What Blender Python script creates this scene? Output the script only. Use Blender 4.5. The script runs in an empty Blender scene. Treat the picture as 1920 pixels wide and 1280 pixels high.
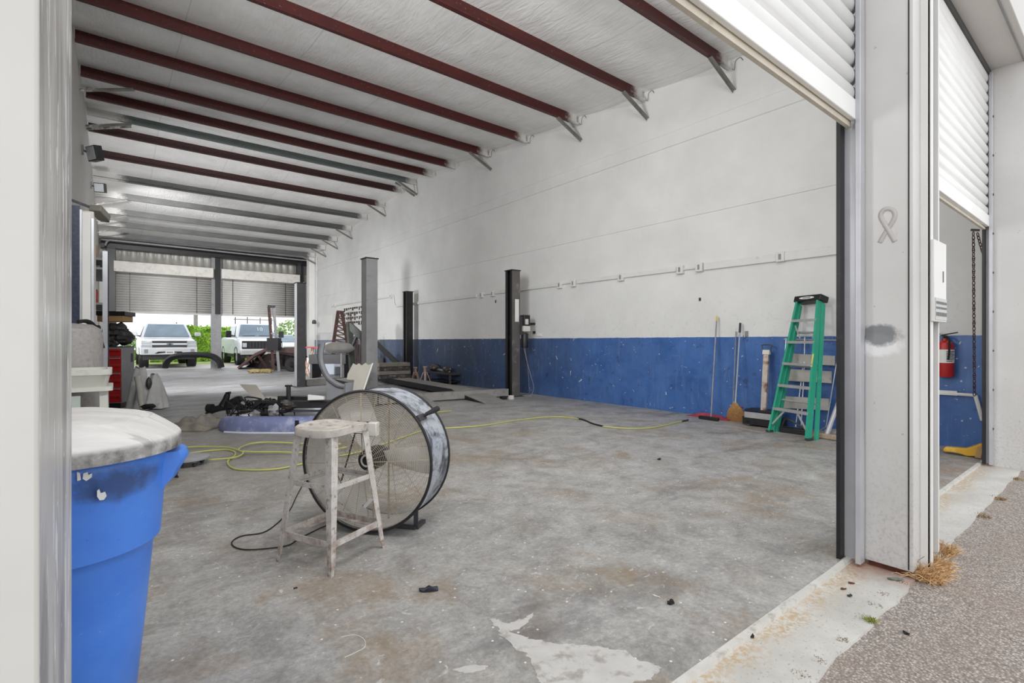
import bpy, math, random
from mathutils import Vector, Matrix, noise
R = math.radians
SC = bpy.context.scene
COL = SC.collection
V = Vector

# ------------------------------------------------------------------ camera
EYE = 1.2                      # eye height above the shop floor
F = 940.0                      # focal length in pixels of the 1920 frame
YAW = R(38.32)
SN, CS = math.sin(YAW), math.cos(YAW)
cam_d = bpy.data.cameras.new('camera')
cam_d.sensor_width = 36.0
cam_d.lens = F / 1920 * 36
cam_d.clip_end = 400
cam_d.clip_start = 0.02
cam = bpy.data.objects.new('camera', cam_d)
COL.objects.link(cam)
cam.location = (0, 0, EYE)
cam.rotation_euler = (R(90), 0, -YAW)
SC.camera = cam


def ray(px, py):
    t = (px - 960) / F
    return V((SN + CS * t, CS - SN * t, (640 - py) / F))


def G(px, py, z=0.0):          # where the sight line meets the level z
    r = ray(px, py)
    p = r * ((z - EYE) / r.z)
    return V((p.x, p.y, z))


def AD(px, py, d):             # at distance d along the camera axis
    r = ray(px, py) * d
    return V((r.x, r.y, r.z + EYE))


def AX(px, py, x):
    r = ray(px, py)
    return AD(px, py, x / r.x)


def AY(px, py, y):
    r = ray(px, py)
    return AD(px, py, y / r.y)


FWD = V((SN, CS, 0))
RGT = V((CS, -SN, 0))


# ------------------------------------------------------------------ mesh builder
class MB:
    def __init__(s):
        s.v, s.f = [], []

    def add(s, vs, fs):
        o = len(s.v)
        s.v += [tuple(p) for p in vs]
        s.f += [tuple(i + o for i in f) for f in fs]
        return s

    def hexa(s, p):            # eight corners: bottom ring then top ring
        return s.add(p, [(3, 2, 1, 0), (4, 5, 6, 7), (0, 1, 5, 4), (1, 2, 6, 5), (2, 3, 7, 6), (3, 0, 4, 7)])

    def box(s, c, d, rz=0.0, M=None):
        hx, hy, hz = d[0] / 2, d[1] / 2, d[2] / 2
        ps = [V((x, y, z)) for z in (-hz, hz) for x, y in ((-hx, -hy), (hx, -hy), (hx, hy), (-hx, hy))]
        m = M if M is not None else Matrix.Rotation(rz, 3, 'Z')
        return s.hexa([m @ p + V(c) for p in ps])

    def bb(s, a, b):
        a, b = V(a), V(b)
        return s.box((a + b) / 2, [abs(q) for q in (b - a)])

    def bar(s, p, q, w, h, up=(0, 0, 1), w2=None, h2=None):
        p, q = V(p), V(q)
        d = (q - p).normalized()
        up = V(up)
        if abs(d.dot(up.normalized())) > .98:
            up = V((0, 1, 0))
        sd = d.cross(up).normalized()
        u = sd.cross(d)
        w2, h2 = w2 if w2 is not None else w, h2 if h2 is not None else h
        a = [p + sd * x * w / 2 + u * y * h / 2 for x, y in ((-1, -1), (1, -1), (1, 1), (-1, 1))]
        b = [q + sd * x * w2 / 2 + u * y * h2 / 2 for x, y in ((-1, -1), (1, -1), (1, 1), (-1, 1))]
        return s.hexa(a + b)

    def loft(s, rows, closed=True, caps=True, ring=False):
        n = len(rows[0])
        vs = [p for r in rows for p in r]
        fs = []
        m = len(rows)
        for i in range(m if ring else m - 1):
            j = (i + 1) % m
            for k in range(n if closed else n - 1):
                l = (k + 1) % n
                fs.append((i * n + k, i * n + l, j * n + l, j * n + k))
        if caps and closed and not ring:
            fs.append(tuple(range(n - 1, -1, -1)))
            fs.append(tuple((m - 1) * n + k for k in range(n)))
        return s.add(vs, fs)

    def tube(s, pts, r, n=8, closed=False):
        pts = [V(p) for p in pts]
        m = len(pts)
        rs = r if isinstance(r, (list, tuple)) else [r] * m
        tg = []
        for i in range(m):
            a = pts[(i - 1) % m] if (closed or i > 0) else pts[i]
            b = pts[(i + 1) % m] if (closed or i < m - 1) else pts[i]
            d = b - a
            tg.append(d.normalized() if d.length > 1e-9 else V((0, 0, 1)))
        u = tg[0].orthogonal().normalized()
        rows = []
        for i in range(m):
            u = u - tg[i] * u.dot(tg[i])
            u = u.normalized() if u.length > 1e-6 else tg[i].orthogonal().normalized()
            w = tg[i].cross(u)
            rows.append([pts[i] + (u * math.cos(2 * math.pi * k / n) + w * math.sin(2 * math.pi * k / n)) * rs[i] for k in range(n)])
        return s.loft(rows, True, True, closed)

    def lathe(s, prof, c, n=32, axis=None, a0=0.0, a1=2 * math.pi):
        c = V(c)
        ax = V(axis).normalized() if axis is not None else V((0, 0, 1))
        u = V((1, 0, 0)) if abs(ax.z) > .99 else V((0, 0, 1)).cross(ax).normalized()
        w = ax.cross(u)
        full = abs(a1 - a0) > 6.28
        cnt = n if full else n + 1
        rows = []
        for k in range(cnt):
            a = a0 + (a1 - a0) * k / n
            e = u * math.cos(a) + w * math.sin(a)
            rows.append([c + e * r + ax * z for r, z in prof])
        return s.loft(rows, False, False, full)

    def disc(s, c, r, axis, n=24, t=.004):
        return s.lathe([(0.0005, -t / 2), (r, -t / 2), (r, t / 2), (0.0005, t / 2)], c, n, axis)

    def prism(s, pts, vec):
        pts = [V(p) for p in pts]
        vec = V(vec)
        n = len(pts)
        nr = V((0, 0, 0))
        for i in range(n):
            nr += pts[i].cross(pts[(i + 1) % n])
        if nr.dot(vec) > 0:
            pts = pts[::-1]
        vs = pts + [p + vec for p in pts]
        fs = [tuple(range(n)), tuple(range(2 * n - 1, n - 1, -1))]
        fs += [(i, i + n, (i + 1) % n + n, (i + 1) % n) for i in range(n)]
        return s.add(vs, fs)

    def grid(s, fn, nu, nv):
        return s.loft([[fn(i / nu, j / nv) for j in range(nv + 1)] for i in range(nu + 1)], False, False)

    def blob(s, c, r, seed=0, n=10, amp=.25):
        c = V(c)
        rows = []
        for i in range(n + 1):
            th = math.pi * (i + .001) / (n + .002)
            row = []
            for k in range(n * 2):
                a = math.pi * k / n
                e = V((math.sin(th) * math.cos(a), math.sin(th) * math.sin(a), math.cos(th)))
                q = 1 + amp * noise.noise(e * 1.7 + V((seed * 3.1, seed * 1.3, 0)))
                row.append(c + V((e.x * r[0], e.y * r[1], e.z * r[2])) * q)
            rows.append(row)
        return s.loft(rows, True, False)


def wpos(o):
    p = V((0, 0, 0))
    while o is not None:
        p += o.location
        o = o.parent
    return p


def obj(name, mb, mt, parent=None, loc=None, bevel=0, smooth=38, solid=0, sub=0, label=None, kind=None, cat=None, group=None):
    o0 = wpos(parent) + (V(loc) if loc is not None else V((0, 0, 0)))
    me = bpy.data.meshes.new(name)
    me.from_pydata([(x - o0.x, y - o0.y, z - o0.z) for x, y, z in mb.v], [], mb.f)
    me.update()
    if smooth:
        for p in me.polygons:
            p.use_smooth = True
        me.set_sharp_from_angle(angle=R(smooth))
    me.materials.append(mt)
    o = bpy.data.objects.new(name, me)
    COL.objects.link(o)
    if parent is not None:
        o.parent = parent
    if loc is not None:
        o.location = V(loc)
    if solid:
        m = o.modifiers.new('solid', 'SOLIDIFY')
        m.thickness = abs(solid)
        m.offset = 1 if solid > 0 else -1
    if bevel:
        m = o.modifiers.new('bevel', 'BEVEL')
        m.width = bevel
        m.segments = 2
        m.limit_method = 'ANGLE'
        m.angle_limit = R(40)
    if sub:
        m = o.modifiers.new('sub', 'SUBSURF')
        m.levels = m.render_levels = sub
    for k, q in (('label', label), ('kind', kind), ('category', cat), ('group', group)):
        if q:
            o[k] = q
    return o


def thing(name, label, cat, loc, group=None):
    o = bpy.data.objects.new(name, None)
    COL.objects.link(o)
    o.empty_display_size = .1
    o.location = V(loc)
    o['label'] = label
    o['category'] = cat
    if group:
        o['group'] = group
    return o


def sroot(name, loc):
    o = bpy.data.objects.new(name, None)
    COL.objects.link(o)
    o.empty_display_size = .1
    o.location = V(loc)
    o['kind'] = 'structure'
    return o


def copy_tree(o, parent=None):
    c = o.copy()
    COL.objects.link(c)
    c.parent = parent
    for ch in o.children:
        copy_tree(ch, c)
    return c


def text(name, body, size, origin, xdir, up, mt, parent, ext=.001):
    cu = bpy.data.curves.new(name, 'FONT')
    cu.body = body
    cu.size = size
    cu.extrude = ext
    cu.align_x = 'CENTER'
    cu.align_y = 'CENTER'
    cu.materials.append(mt)
    o = bpy.data.objects.new(name, cu)
    COL.objects.link(o)
    x = V(xdir).normalized()
    y = V(up).normalized()
    y = (y - x * y.dot(x)).normalized()
    z = x.cross(y)
    m = Matrix((x, y, z)).transposed().to_4x4()
    o.parent = parent
    o.matrix_world = m
    bpy.context.view_layer.update()
    dg = bpy.context.evaluated_depsgraph_get()
    me = bpy.data.meshes.new_from_object(o.evaluated_get(dg))
    me.transform(m)
    bpy.data.objects.remove(o)
    me.transform(Matrix.Translation(V(origin) - wpos(parent)))
    me.materials.clear()
    me.materials.append(mt)
    r = bpy.data.objects.new(name, me)
    COL.objects.link(r)
    r.parent = parent
    return r


def smooth_path(pts, k=8):     # Catmull-Rom through the points
    pts = [V(p) for p in pts]
    out = []
    n = len(pts)
    for i in range(n - 1):
        a, b, c, d = pts[max(i - 1, 0)], pts[i], pts[i + 1], pts[min(i + 2, n - 1)]
        for j in range(k):
            t = j / k
            out.append(.5 * ((2 * b) + (c - a) * t + (2 * a - 5 * b + 4 * c - d) * t * t + (3 * b - a - 3 * c + d) * t ** 3))
    out.append(pts[-1])
    return out


# ------------------------------------------------------------------ materials
def lin(c):
    return tuple(((x / 255) / 12.92 if x / 255 <= .04045 else ((x / 255 + .055) / 1.055) ** 2.4) for x in c[:3]) + (1.0,)


class NT:
    def __init__(s, name):
        s.m = bpy.data.materials.new(name)
        s.m.use_nodes = True
        s.t = s.m.node_tree
        s.b = s.t.nodes['Principled BSDF']
        s.tc = None

    def n(s, typ, **kw):
        nd = s.t.nodes.new(typ)
        for k, q in kw.items():
            setattr(nd, k, q)
        return nd

    def L(s, a, b):
        s.t.links.new(a, b)

    def setv(s, sock, q):
        if isinstance(q, bpy.types.NodeSocket):
            s.L(q, sock)
        else:
            sock.default_value = q

    def co(s, kind='Object', scale=None):
        if s.tc is None:
            s.tc = s.n('ShaderNodeTexCoord')
        c = s.tc.outputs[kind]
        if scale:
            mp = s.n('ShaderNodeMapping')
            mp.inputs['Scale'].default_value = scale
            s.L(c, mp.inputs['Vector'])
            c = mp.outputs[0]
        return c

    def pos(s):
        g = s.n('ShaderNodeNewGeometry')
        x = s.n('ShaderNodeSeparateXYZ')
        s.L(g.outputs['Position'], x.inputs[0])
        return x.outputs

    def noise(s, scale, detail=5, rough=.55, co=None, dist=0.0):
        nd = s.n('ShaderNodeTexNoise')
        nd.inputs['Scale'].default_value = scale
        nd.inputs['Detail'].default_value = detail
        nd.inputs['Roughness'].default_value = rough
        nd.inputs['Distortion'].default_value = dist
        s.L(co if co is not None else s.co(), nd.inputs['Vector'])
        return nd.outputs['Fac']

    def vor(s, scale, co=None, out='Distance'):
        nd = s.n('ShaderNodeTexVoronoi')
        nd.inputs['Scale'].default_value = scale
        s.L(co if co is not None else s.co(), nd.inputs['Vector'])
        return nd.outputs[out]

    def rng(s, x, a, b, lo=0.0, hi=1.0):
        nd = s.n('ShaderNodeMapRange')
        s.L(x, nd.inputs[0])
        for i, q in enumerate((a, b, lo, hi)):
            nd.inputs[i + 1].default_value = q
        return nd.outputs[0]

    def math(s, op, a, b=0.0):
        nd = s.n('ShaderNodeMath', operation=op)
        s.setv(nd.inputs[0], a)
        s.setv(nd.inputs[1], b)
        return nd.outputs[0]

    def mix(s, f, a, b, blend='MIX'):
        nd = s.n('ShaderNodeMix', data_type='RGBA', blend_type=blend)
        s.setv(nd.inputs[0], f)
        s.setv(nd.inputs[6], a)
        s.setv(nd.inputs[7], b)
        return nd.outputs[2]

    def bump(s, h, strength=.3, dist=.01):
        nd = s.n('ShaderNodeBump')
        nd.inputs['Strength'].default_value = strength
        nd.inputs['Distance'].default_value = dist
        s.L(h, nd.inputs['Height'])
        s.L(nd.outputs[0], s.b.inputs['Normal'])

    def out(s, col=None, rough=None, metal=None):
        if col is not None:
            s.setv(s.b.inputs['Base Color'], col)
        if rough is not None:
            s.setv(s.b.inputs['Roughness'], rough)
        if metal is not None:
            s.setv(s.b.inputs['Metallic'], metal)
        return s.m


def paint(name, rgb, rough=.55, metal=0.0, var=.12, scale=5, dirt=None, bump=0, chips=None, bscale=60):
    t = NT(name)
    c = lin(rgb)
    nz = t.noise(scale)
    lo = tuple(x * (1 - var) for x in c[:3]) + (1,)
    hi = tuple(min(1, x * (1 + var)) for x in c[:3]) + (1,)
    col = t.mix(t.rng(nz, .3, .7), lo, hi)
    if dirt:                                   # (rgb, threshold, scale, amount)
        d = t.rng(t.noise(dirt[2], 7, .65), dirt[1], dirt[1] + .12)
        col = t.mix(t.math('MULTIPLY', d, dirt[3]), col, lin(dirt[0]))
    if chips:                                  # (rgb, threshold, scale)
        d = t.rng(t.noise(chips[2], 3, .5), chips[1], chips[1] + .03)
        col = t.mix(d, col, lin(chips[0]))
    if bump:
        t.bump(t.noise(bscale), bump, .01)
    return t.out(col, rough, metal)
# ------------------------------------------------------------------ shared materials
m_white = paint('white_paint', (226, 225, 222), .55, 0, .04, 3)
m_whitedirty = paint('dusty_white_paint', (214, 210, 204), .6, 0, .08, 6, ((150, 145, 138), .56, 5, .6))
m_greige = paint('grey_wall_paint', (203, 200, 196), .55, 0, .04, 2, ((150, 148, 145), .66, 9, .5))
m_black = paint('black_paint', (30, 30, 33), .45, 0, .2, 6, ((90, 88, 86), .62, 10, .5))
m_rubber = paint('black_rubber', (24, 24, 26), .7, 0, .2, 12)
m_dkgrey = paint('dark_grey_steel', (72, 72, 74), .5, .3, .15, 6, ((130, 126, 120), .6, 8, .5))
m_grey = paint('grey_steel_paint', (140, 140, 142), .5, .1, .1, 4, ((92, 90, 88), .58, 6, .6))
m_galv = paint('galvanised_steel', (176, 178, 182), .38, .7, .08, 8)
m_chrome = paint('chrome', (205, 206, 210), .18, 1, .03, 6)
m_alu = paint('aluminium', (196, 197, 198), .35, .6, .08, 10, ((140, 138, 134), .6, 12, .5))
m_brown = paint('rusty_brown_steel', (74, 52, 47), .7, .1, .3, 8, ((128, 96, 84), .56, 12, .7))
m_red = paint('red_paint', (178, 34, 34), .4, 0, .1, 6)
m_tan = paint('tan_cardboard', (176, 140, 98), .8, 0, .1, 6)
m_wood = paint('grey_weathered_wood', (170, 160, 146), .8, 0, .15, 9)
m_glass = paint('tinted_windshield', (118, 136, 152), .12, 0, .25, 1.2)


# ------------------------------------------------------------------ floor and ground
def floor_mat():
    t = NT('stained_concrete')
    co = t.co()
    px, py, pz = t.pos()
    big = t.noise(.55, 5, .6, co)
    mid = t.noise(3.4, 10, .78, co, .4)
    fine = t.noise(38, 7, .8, co)
    col = t.mix(t.rng(mid, .3, .72), lin((140, 137, 133)), lin((224, 222, 219)))
    br = t.math('MULTIPLY', t.rng(t.noise(1.3, 6, .65, t.co('Object', (1.3, 1, 1)), .3), .5, .62), t.rng(big, .36, .6))
    col = t.mix(t.math('MULTIPLY', br, .9), col, lin((164, 142, 114)))
    dk = t.rng(t.noise(.9, 6, .6, t.co('Object', (1, 2.2, 1)), .8), .56, .72)
    col = t.mix(t.math('MULTIPLY', dk, .75), col, lin((104, 102, 104)))
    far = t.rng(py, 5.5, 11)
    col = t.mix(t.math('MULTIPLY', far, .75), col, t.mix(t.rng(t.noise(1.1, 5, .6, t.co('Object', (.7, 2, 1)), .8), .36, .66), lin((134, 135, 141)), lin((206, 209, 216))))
    col = t.mix(t.rng(fine, .3, .75), t.mix(.62, col, lin((84, 80, 75))), col)
    wh = t.math('MULTIPLY', t.rng(t.noise(11, 6, .72, t.co('Object', (1, 1.7, 1)), 1.4), .60, .68), .7)
    col = t.mix(wh, col, lin((216, 214, 212)))
    sp = t.rng(t.vor(15, co), .10, .06)
    col = t.mix(t.math('MULTIPLY', sp, t.rng(t.noise(3, 3, .5, co), .40, .48)), col, lin((228, 226, 222)))
    bk = t.rng(t.vor(13, t.co('Object', (1, 1.4, 1))), .05, .03)
    col = t.mix(t.math('MULTIPLY', bk, t.rng(t.noise(2, 3, .5, co), .5, .56)), col, lin((48, 46, 46)))
    ox = t.math('MULTIPLY', t.math('SUBTRACT', px, 2.2), .42)
    oy = t.math('MULTIPLY', t.math('SUBTRACT', py, 6.6), .36)
    od = t.math('ADD', t.math('ADD', t.math('MULTIPLY', ox, ox), t.math('MULTIPLY', oy, oy)), t.math('MULTIPLY', t.math('SUBTRACT', t.noise(1.6, 6, .7, co), .5), 2.0))
    col = t.mix(t.math('MULTIPLY', t.rng(od, 1.3, .2), .55), col, lin((112, 106, 98)))
    t.bump(fine, .25, .006)
    rg = t.rng(mid, .3, .7, .52, .34)
    return t.out(col, t.math('ADD', rg, .08))


def asphalt_mat():
    t = NT('worn_asphalt')
    co = t.co()
    v = t.vor(105, co, 'Color')
    bw = t.n('ShaderNodeRGBToBW')
    t.L(v, bw.inputs[0])
    col = t.mix(bw.outputs[0], lin((138, 127, 119)), lin((228, 217, 208)))
    col = t.mix(t.rng(t.vor(105, co), .25, .6), col, t.mix(.6, col, lin((88, 82, 78))))
    col = t.mix(t.math('MULTIPLY', t.rng(t.noise(1.6, 4, .6, co), .45, .65), .4), col, lin((150, 134, 122)))
    t.bump(t.vor(105, co), .6, .006)
    return t.out(col, .85)


def apron_mat():
    t = NT('pale_apron_concrete')
    co = t.co()
    px, py, pz = t.pos()
    col = t.mix(t.rng(t.noise(3, 7, .7, co), .3, .7), lin((186, 183, 177)), lin((216, 214, 209)))
    yy = t.math('ADD', py, t.math('MULTIPLY', t.noise(6, 5, .7, co), .22))
    ru = t.rng(yy, .97, 1.07)
    col = t.mix(t.math('MULTIPLY', ru, t.math('MULTIPLY', t.rng(t.noise(5, 5, .6, co), .3, .52), t.rng(t.noise(48, 4, .7, co), .4, .58))), col, lin((186, 164, 134)))
    xx = t.math('ADD', t.math('ABSOLUTE', t.math('SUBTRACT', px, 3.24)), t.math('MULTIPLY', t.noise(7, 4, .6, co), .3))
    col = t.mix(t.math('MULTIPLY', t.rng(xx, .42, .16), .7), col, lin((146, 88, 58)))
    sp = t.rng(t.noise(70, 3, .6, co), .6, .68)
    col = t.mix(t.math('MULTIPLY', sp, .6), col, lin((150, 142, 130)))
    t.bump(t.noise(80, 4, .6, co), .3, .004)
    return t.out(col, .8)


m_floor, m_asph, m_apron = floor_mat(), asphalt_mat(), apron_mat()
XL, XR, YF, YB = -.52, 7.48, 1.03, 26.0


def obj_s(name, mb, mt, parent=None, **kw):
    o = obj(name, mb, mt, parent, **kw)
    if parent is None:
        o['kind'] = 'structure'
    return o


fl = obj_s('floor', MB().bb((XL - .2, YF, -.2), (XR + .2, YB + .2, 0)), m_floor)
ed_ = [V((-3 + .05 * i, .735 + .022 * noise.noise(V((i * .13, 0, 7))) + .012 * noise.noise(V((i * .6, 3, 7))), -.2)) for i in range(241)]
obj_s('pavement', MB().prism(ed_ + [V((9, YF - .02, -.2)), V((-3, YF - .02, -.2))], (0, 0, .184)), m_apron, smooth=0)
mb = MB()
rows = []
for i in range(121):
    x = -2 + i * .09
    w = .004 * noise.noise(V((x * 4, 0, 3)))
    rows.append([V((x, YF - .026 + w, -.03)), V((x, YF - .022 + w, .002)), V((x, YF + .004 + w, .004)), V((x, YF + .012, -.02))])
obj_s('trim_1', mb.loft(rows), paint('worn_threshold', (200, 197, 191), .8, 0, .1, 12, ((150, 144, 134), .54, 14, .7)))
obj_s('ground', MB().bb((-14, -10, -.4), (24, .80, -.03)), m_asph)

# white spilt paint on the floor, front right
spill = [(915, 1162), (955, 1166), (1003, 1152), (985, 1172), (962, 1186), (1010, 1200), (1070, 1208), (1120, 1212), (1168, 1222), (1205, 1236), (1238, 1252), (1212, 1276), (1150, 1290), (1060, 1290), (1010, 1276), (1004, 1250), (984, 1226), (952, 1202), (930, 1184)]
m_spill = paint('spilt_white_paint', (196, 193, 189), .5, 0, .08, 14, ((150, 144, 138), .52, 12, .8))
def ragged(poly, amp=.03):
    out = []
    pts = [G(x, y, 0) for x, y in poly]
    for a, b in zip(pts, pts[1:] + pts[:1]):
        for k in range(10):
            q = a.lerp(b, k / 10)
            out.append(q + V((noise.noise(q * 14), noise.noise(q * 14 + V((5, 5, 0))), 0)) * amp + V((noise.noise(q * 60), noise.noise(q * 60 + V((9, 0, 0))), 0)) * amp * .5)
    return [V((q.x, q.y, 0)) for q in out]


obj('paint_spill', MB().prism(ragged(spill), (0, 0, .0015)), m_spill, fl, label='pale splash of spilt paint on the concrete')
obj('paint_spill', MB().prism(ragged([(848, 1254), (880, 1247), (912, 1246), (906, 1256), (870, 1260)], .015), (0, 0, .0015)), m_spill, fl)
# hairline scratch arcs on the floor
arc = [G(x, y, .0005) for x, y in ((640, 1194), (664, 1190), (682, 1198), (684, 1212), (668, 1222), (646, 1232))]
obj('scratch', MB().tube(smooth_path(arc, 5), .0018, 4), m_whitedirty, fl)


# ------------------------------------------------------------------ roof line
RIDGE = 14.2


def roof_z(y):                 # underside of the insulation
    return 6.43 - (.078 * (RIDGE - y) if y < RIDGE else .092 * (y - RIDGE))


PY_ = [4.0, 5.6, 7.23, 8.85, 10.36, 11.94, 13.19, 14.35, 15.21, 16.7, 18.29, 19.88, 21.57, 23.09, 24.6]


def wall_mat():
    t = NT('two_tone_wall_paint')
    co = t.co()
    px, py, pz = t.pos()
    wh = t.mix(t.rng(t.noise(1.2, 5, .6, co), .3, .7), lin((212, 212, 210)), lin((224, 224, 222)))
    low = t.math('MULTIPLY', t.rng(pz, 2.3, 1.3), t.rng(t.noise(14, 5, .7, co), .58, .66))
    wh = t.mix(t.math('MULTIPLY', low, .25), wh, lin((150, 146, 142)))
    n1 = t.noise(1.6, 7, .65, co, .5)
    bl = t.mix(t.rng(n1, .3, .72), lin((48, 84, 144)), lin((80, 122, 186)))
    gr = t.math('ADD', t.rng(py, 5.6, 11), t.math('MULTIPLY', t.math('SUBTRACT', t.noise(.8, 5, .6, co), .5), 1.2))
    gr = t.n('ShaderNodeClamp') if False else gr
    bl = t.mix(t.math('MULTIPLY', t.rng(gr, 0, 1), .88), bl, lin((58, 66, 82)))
    far_haze = t.rng(py, 15, 22)  # far end lightened: haze and glare painted into the blue
    bl = t.mix(t.math('MULTIPLY', far_haze, .8), bl, lin((132, 142, 160)))
    streak = t.rng(t.noise(3, 5, .6, t.co('Object', (1, 6, .6))), .56, .7)
    bl = t.mix(t.math('MULTIPLY', streak, .3), bl, lin((120, 138, 170)))
    chip = t.rng(t.noise(8, 5, .65, co, .8), .665, .68)
    chip2 = t.math('MULTIPLY', t.rng(t.vor(8, co), .09, .06), t.rng(t.noise(1.1, 2, .5, co), .38, .5))
    chip3 = t.math('MULTIPLY', t.rng(t.vor(21, co), .08, .06), t.rng(pz, .75, .2))
    ch = t.math('MAXIMUM', t.math('MAXIMUM', chip, chip2), t.math('MULTIPLY', chip3, t.rng(t.noise(2, 2, .5, co), .4, .5)))
    bl = t.mix(t.math('MULTIPLY', ch, .85), bl, lin((206, 208, 212)))
    dk = t.math('MULTIPLY', t.rng(t.noise(7, 4, .6, co), .62, .7), .5)
    bl = t.mix(dk, bl, lin((40, 46, 58)))
    edge = t.math('ADD', pz, t.math('MULTIPLY', t.math('SUBTRACT', t.noise(5, 4, .6, co), .5), .02))
    m = t.math('GREATER_THAN', edge, 1.27)
    col = t.mix(m, bl, wh)
    return t.out(col, t.rng(m, 0, 1, .38, .6))


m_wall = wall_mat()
prof = [(0, 0), (1.6, 0), (3.27, 0), (3.275, -.012), (3.33, -.012), (3.335, 0), (4.54, 0), (4.55, -.02), (4.78, -.02), (4.80, .012), (5.3, .012)]
mb = MB()
ys = [.97] + [2 + i for i in range(25)]
rows = []
for y in ys:
    top = roof_z(y) + .12
    a = [V((XR + dx, y, z)) for z, dx in prof] + [V((XR + .012, y, top))]
    b = [V((XR + .2, y, top)), V((XR + .2, y, 0))]
    rows.append(a + b)
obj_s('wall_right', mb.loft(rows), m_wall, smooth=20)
mb = MB()
rows = []
for y in ys:
    top = roof_z(y) + .12
    rows.append([V((XL, y, 0)), V((XL, y, top)), V((XL - .2, y, top)), V((XL - .2, y, 0))])
obj_s('wall_left', mb.loft(rows), m_greige)


# ceiling: white insulation blanket sagging between the purlins
def ceil_mat():
    t = NT('white_insulation_facing')
    co = t.co()
    col = t.mix(t.rng(t.noise(2, 4, .6, co), .3, .7), lin((222, 221, 218)), lin((238, 237, 235)))
    w = t.noise(5, 3, .5, t.co('Object', (2.2, .45, 1)), 1.2)
    px, py, pz = t.pos()
    sm = t.math('ABSOLUTE', t.math('SUBTRACT', t.math('FRACT', t.math('MULTIPLY', px, .62)), .5))
    col = t.mix(t.rng(sm, .006, .002, 0, .35), col, lin((150, 148, 146)))
    t.bump(w, .32, .04)
    return t.out(col, .42)


m_ceil = ceil_mat()
yb = [.6] + PY_[:7] + [RIDGE] + PY_[8:] + [26.3]
yl = []
for a, b in zip(yb, yb[1:]):
    yl += [(a + (b - a) * k / 8, k / 8) for k in range(8)]
yl.append((26.3, 0))
mb = MB()
rows = []
nx = 72
for y, u in yl:
    row = []
    for i in range(nx + 1):
        x = XL - .1 + (XR - XL + .2) * i / nx
        sag = math.sin(math.pi * u)
        z = roof_z(y) - sag * (.045 + .03 * noise.noise(V((x * .5, y * .4, 0)))) + .014 * sag * noise.noise(V((x * 4.5, y * 1.2, 2)))
        row.append(V((x, y, z)))
    rows.append(row)
obj_s('ceiling', mb.loft(rows, False, False), m_ceil, solid=-.06, smooth=0)
for p in bpy.data.objects['ceiling'].data.polygons:
    p.use_smooth = True


# ------------------------------------------------------------------ roof purlins
def purlin_mat(name, rgb, over):
    t = NT(name)
    co = t.co()
    px, py, pz = t.pos()
    col = t.mix(t.rng(t.noise(3, 6, .65, t.co('Object', (.5, 2, 2))), .3, .7), lin(tuple(x * .86 for x in rgb)), lin(tuple(min(255, x * 1.14) for x in rgb)))
    n = t.math('MULTIPLY', t.noise(9, 5, .7, co), .5)
    col = t.mix(t.math('MULTIPLY', t.rng(t.noise(30, 3, .6, co), .66, .7), .4), col, lin((160, 150, 146)))
    if over:                                   # white overspray at the wall ends
        e = t.rng(t.math('ADD', px, n), 7.35, 7.55)
        e2 = t.rng(t.math('SUBTRACT', px, n), over - .1, over - .35)
        col = t.mix(t.math('MAXIMUM', e, e2), col, lin((206, 204, 200)))
    return t.out(col, .5)


m_pr = purlin_mat('oxide_red_purlin', (68, 20, 17), -2)
m_pr2 = purlin_mat('dark_red_purlin', (52, 20, 20), -2)
m_pg = purlin_mat('grey_purlin', (84, 84, 84), .1)
m_pgreen = purlin_mat('grey_green_purlin', (84, 94, 92), .1)
m_brace = paint('overspray_brace', (128, 126, 120), .6, .2, .2, 5, ((214, 212, 208), .52, 4, .9))
plabels = ['dark red roof purlin, first from the open front roll-up door', 'dark red roof purlin, second from the front, long brace at its wall end',
           'dark red roof purlin, third from the front roll-up door', 'dark red roof purlin, fourth from the front, no brace at its right end',
           'dark red roof purlin, fifth from the front roll-up door', 'dark red roof purlin, sixth from the front roll-up door',
           'dark red roof purlin just in front of the grey-green ridge purlin', 'grey-green roof purlin at the ridge, braced at both ends',
           'dark red roof purlin just behind the grey-green ridge purlin', 'hindmost dark red roof purlin, beside the first grey one',
           'grey roof purlin, first behind the red ones', 'grey roof purlin, second behind the red ones', 'grey roof purlin, third behind the red ones',
           'grey roof purlin, fourth behind the red ones', 'dark grey roof purlin nearest the back roll-up doors']
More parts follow.
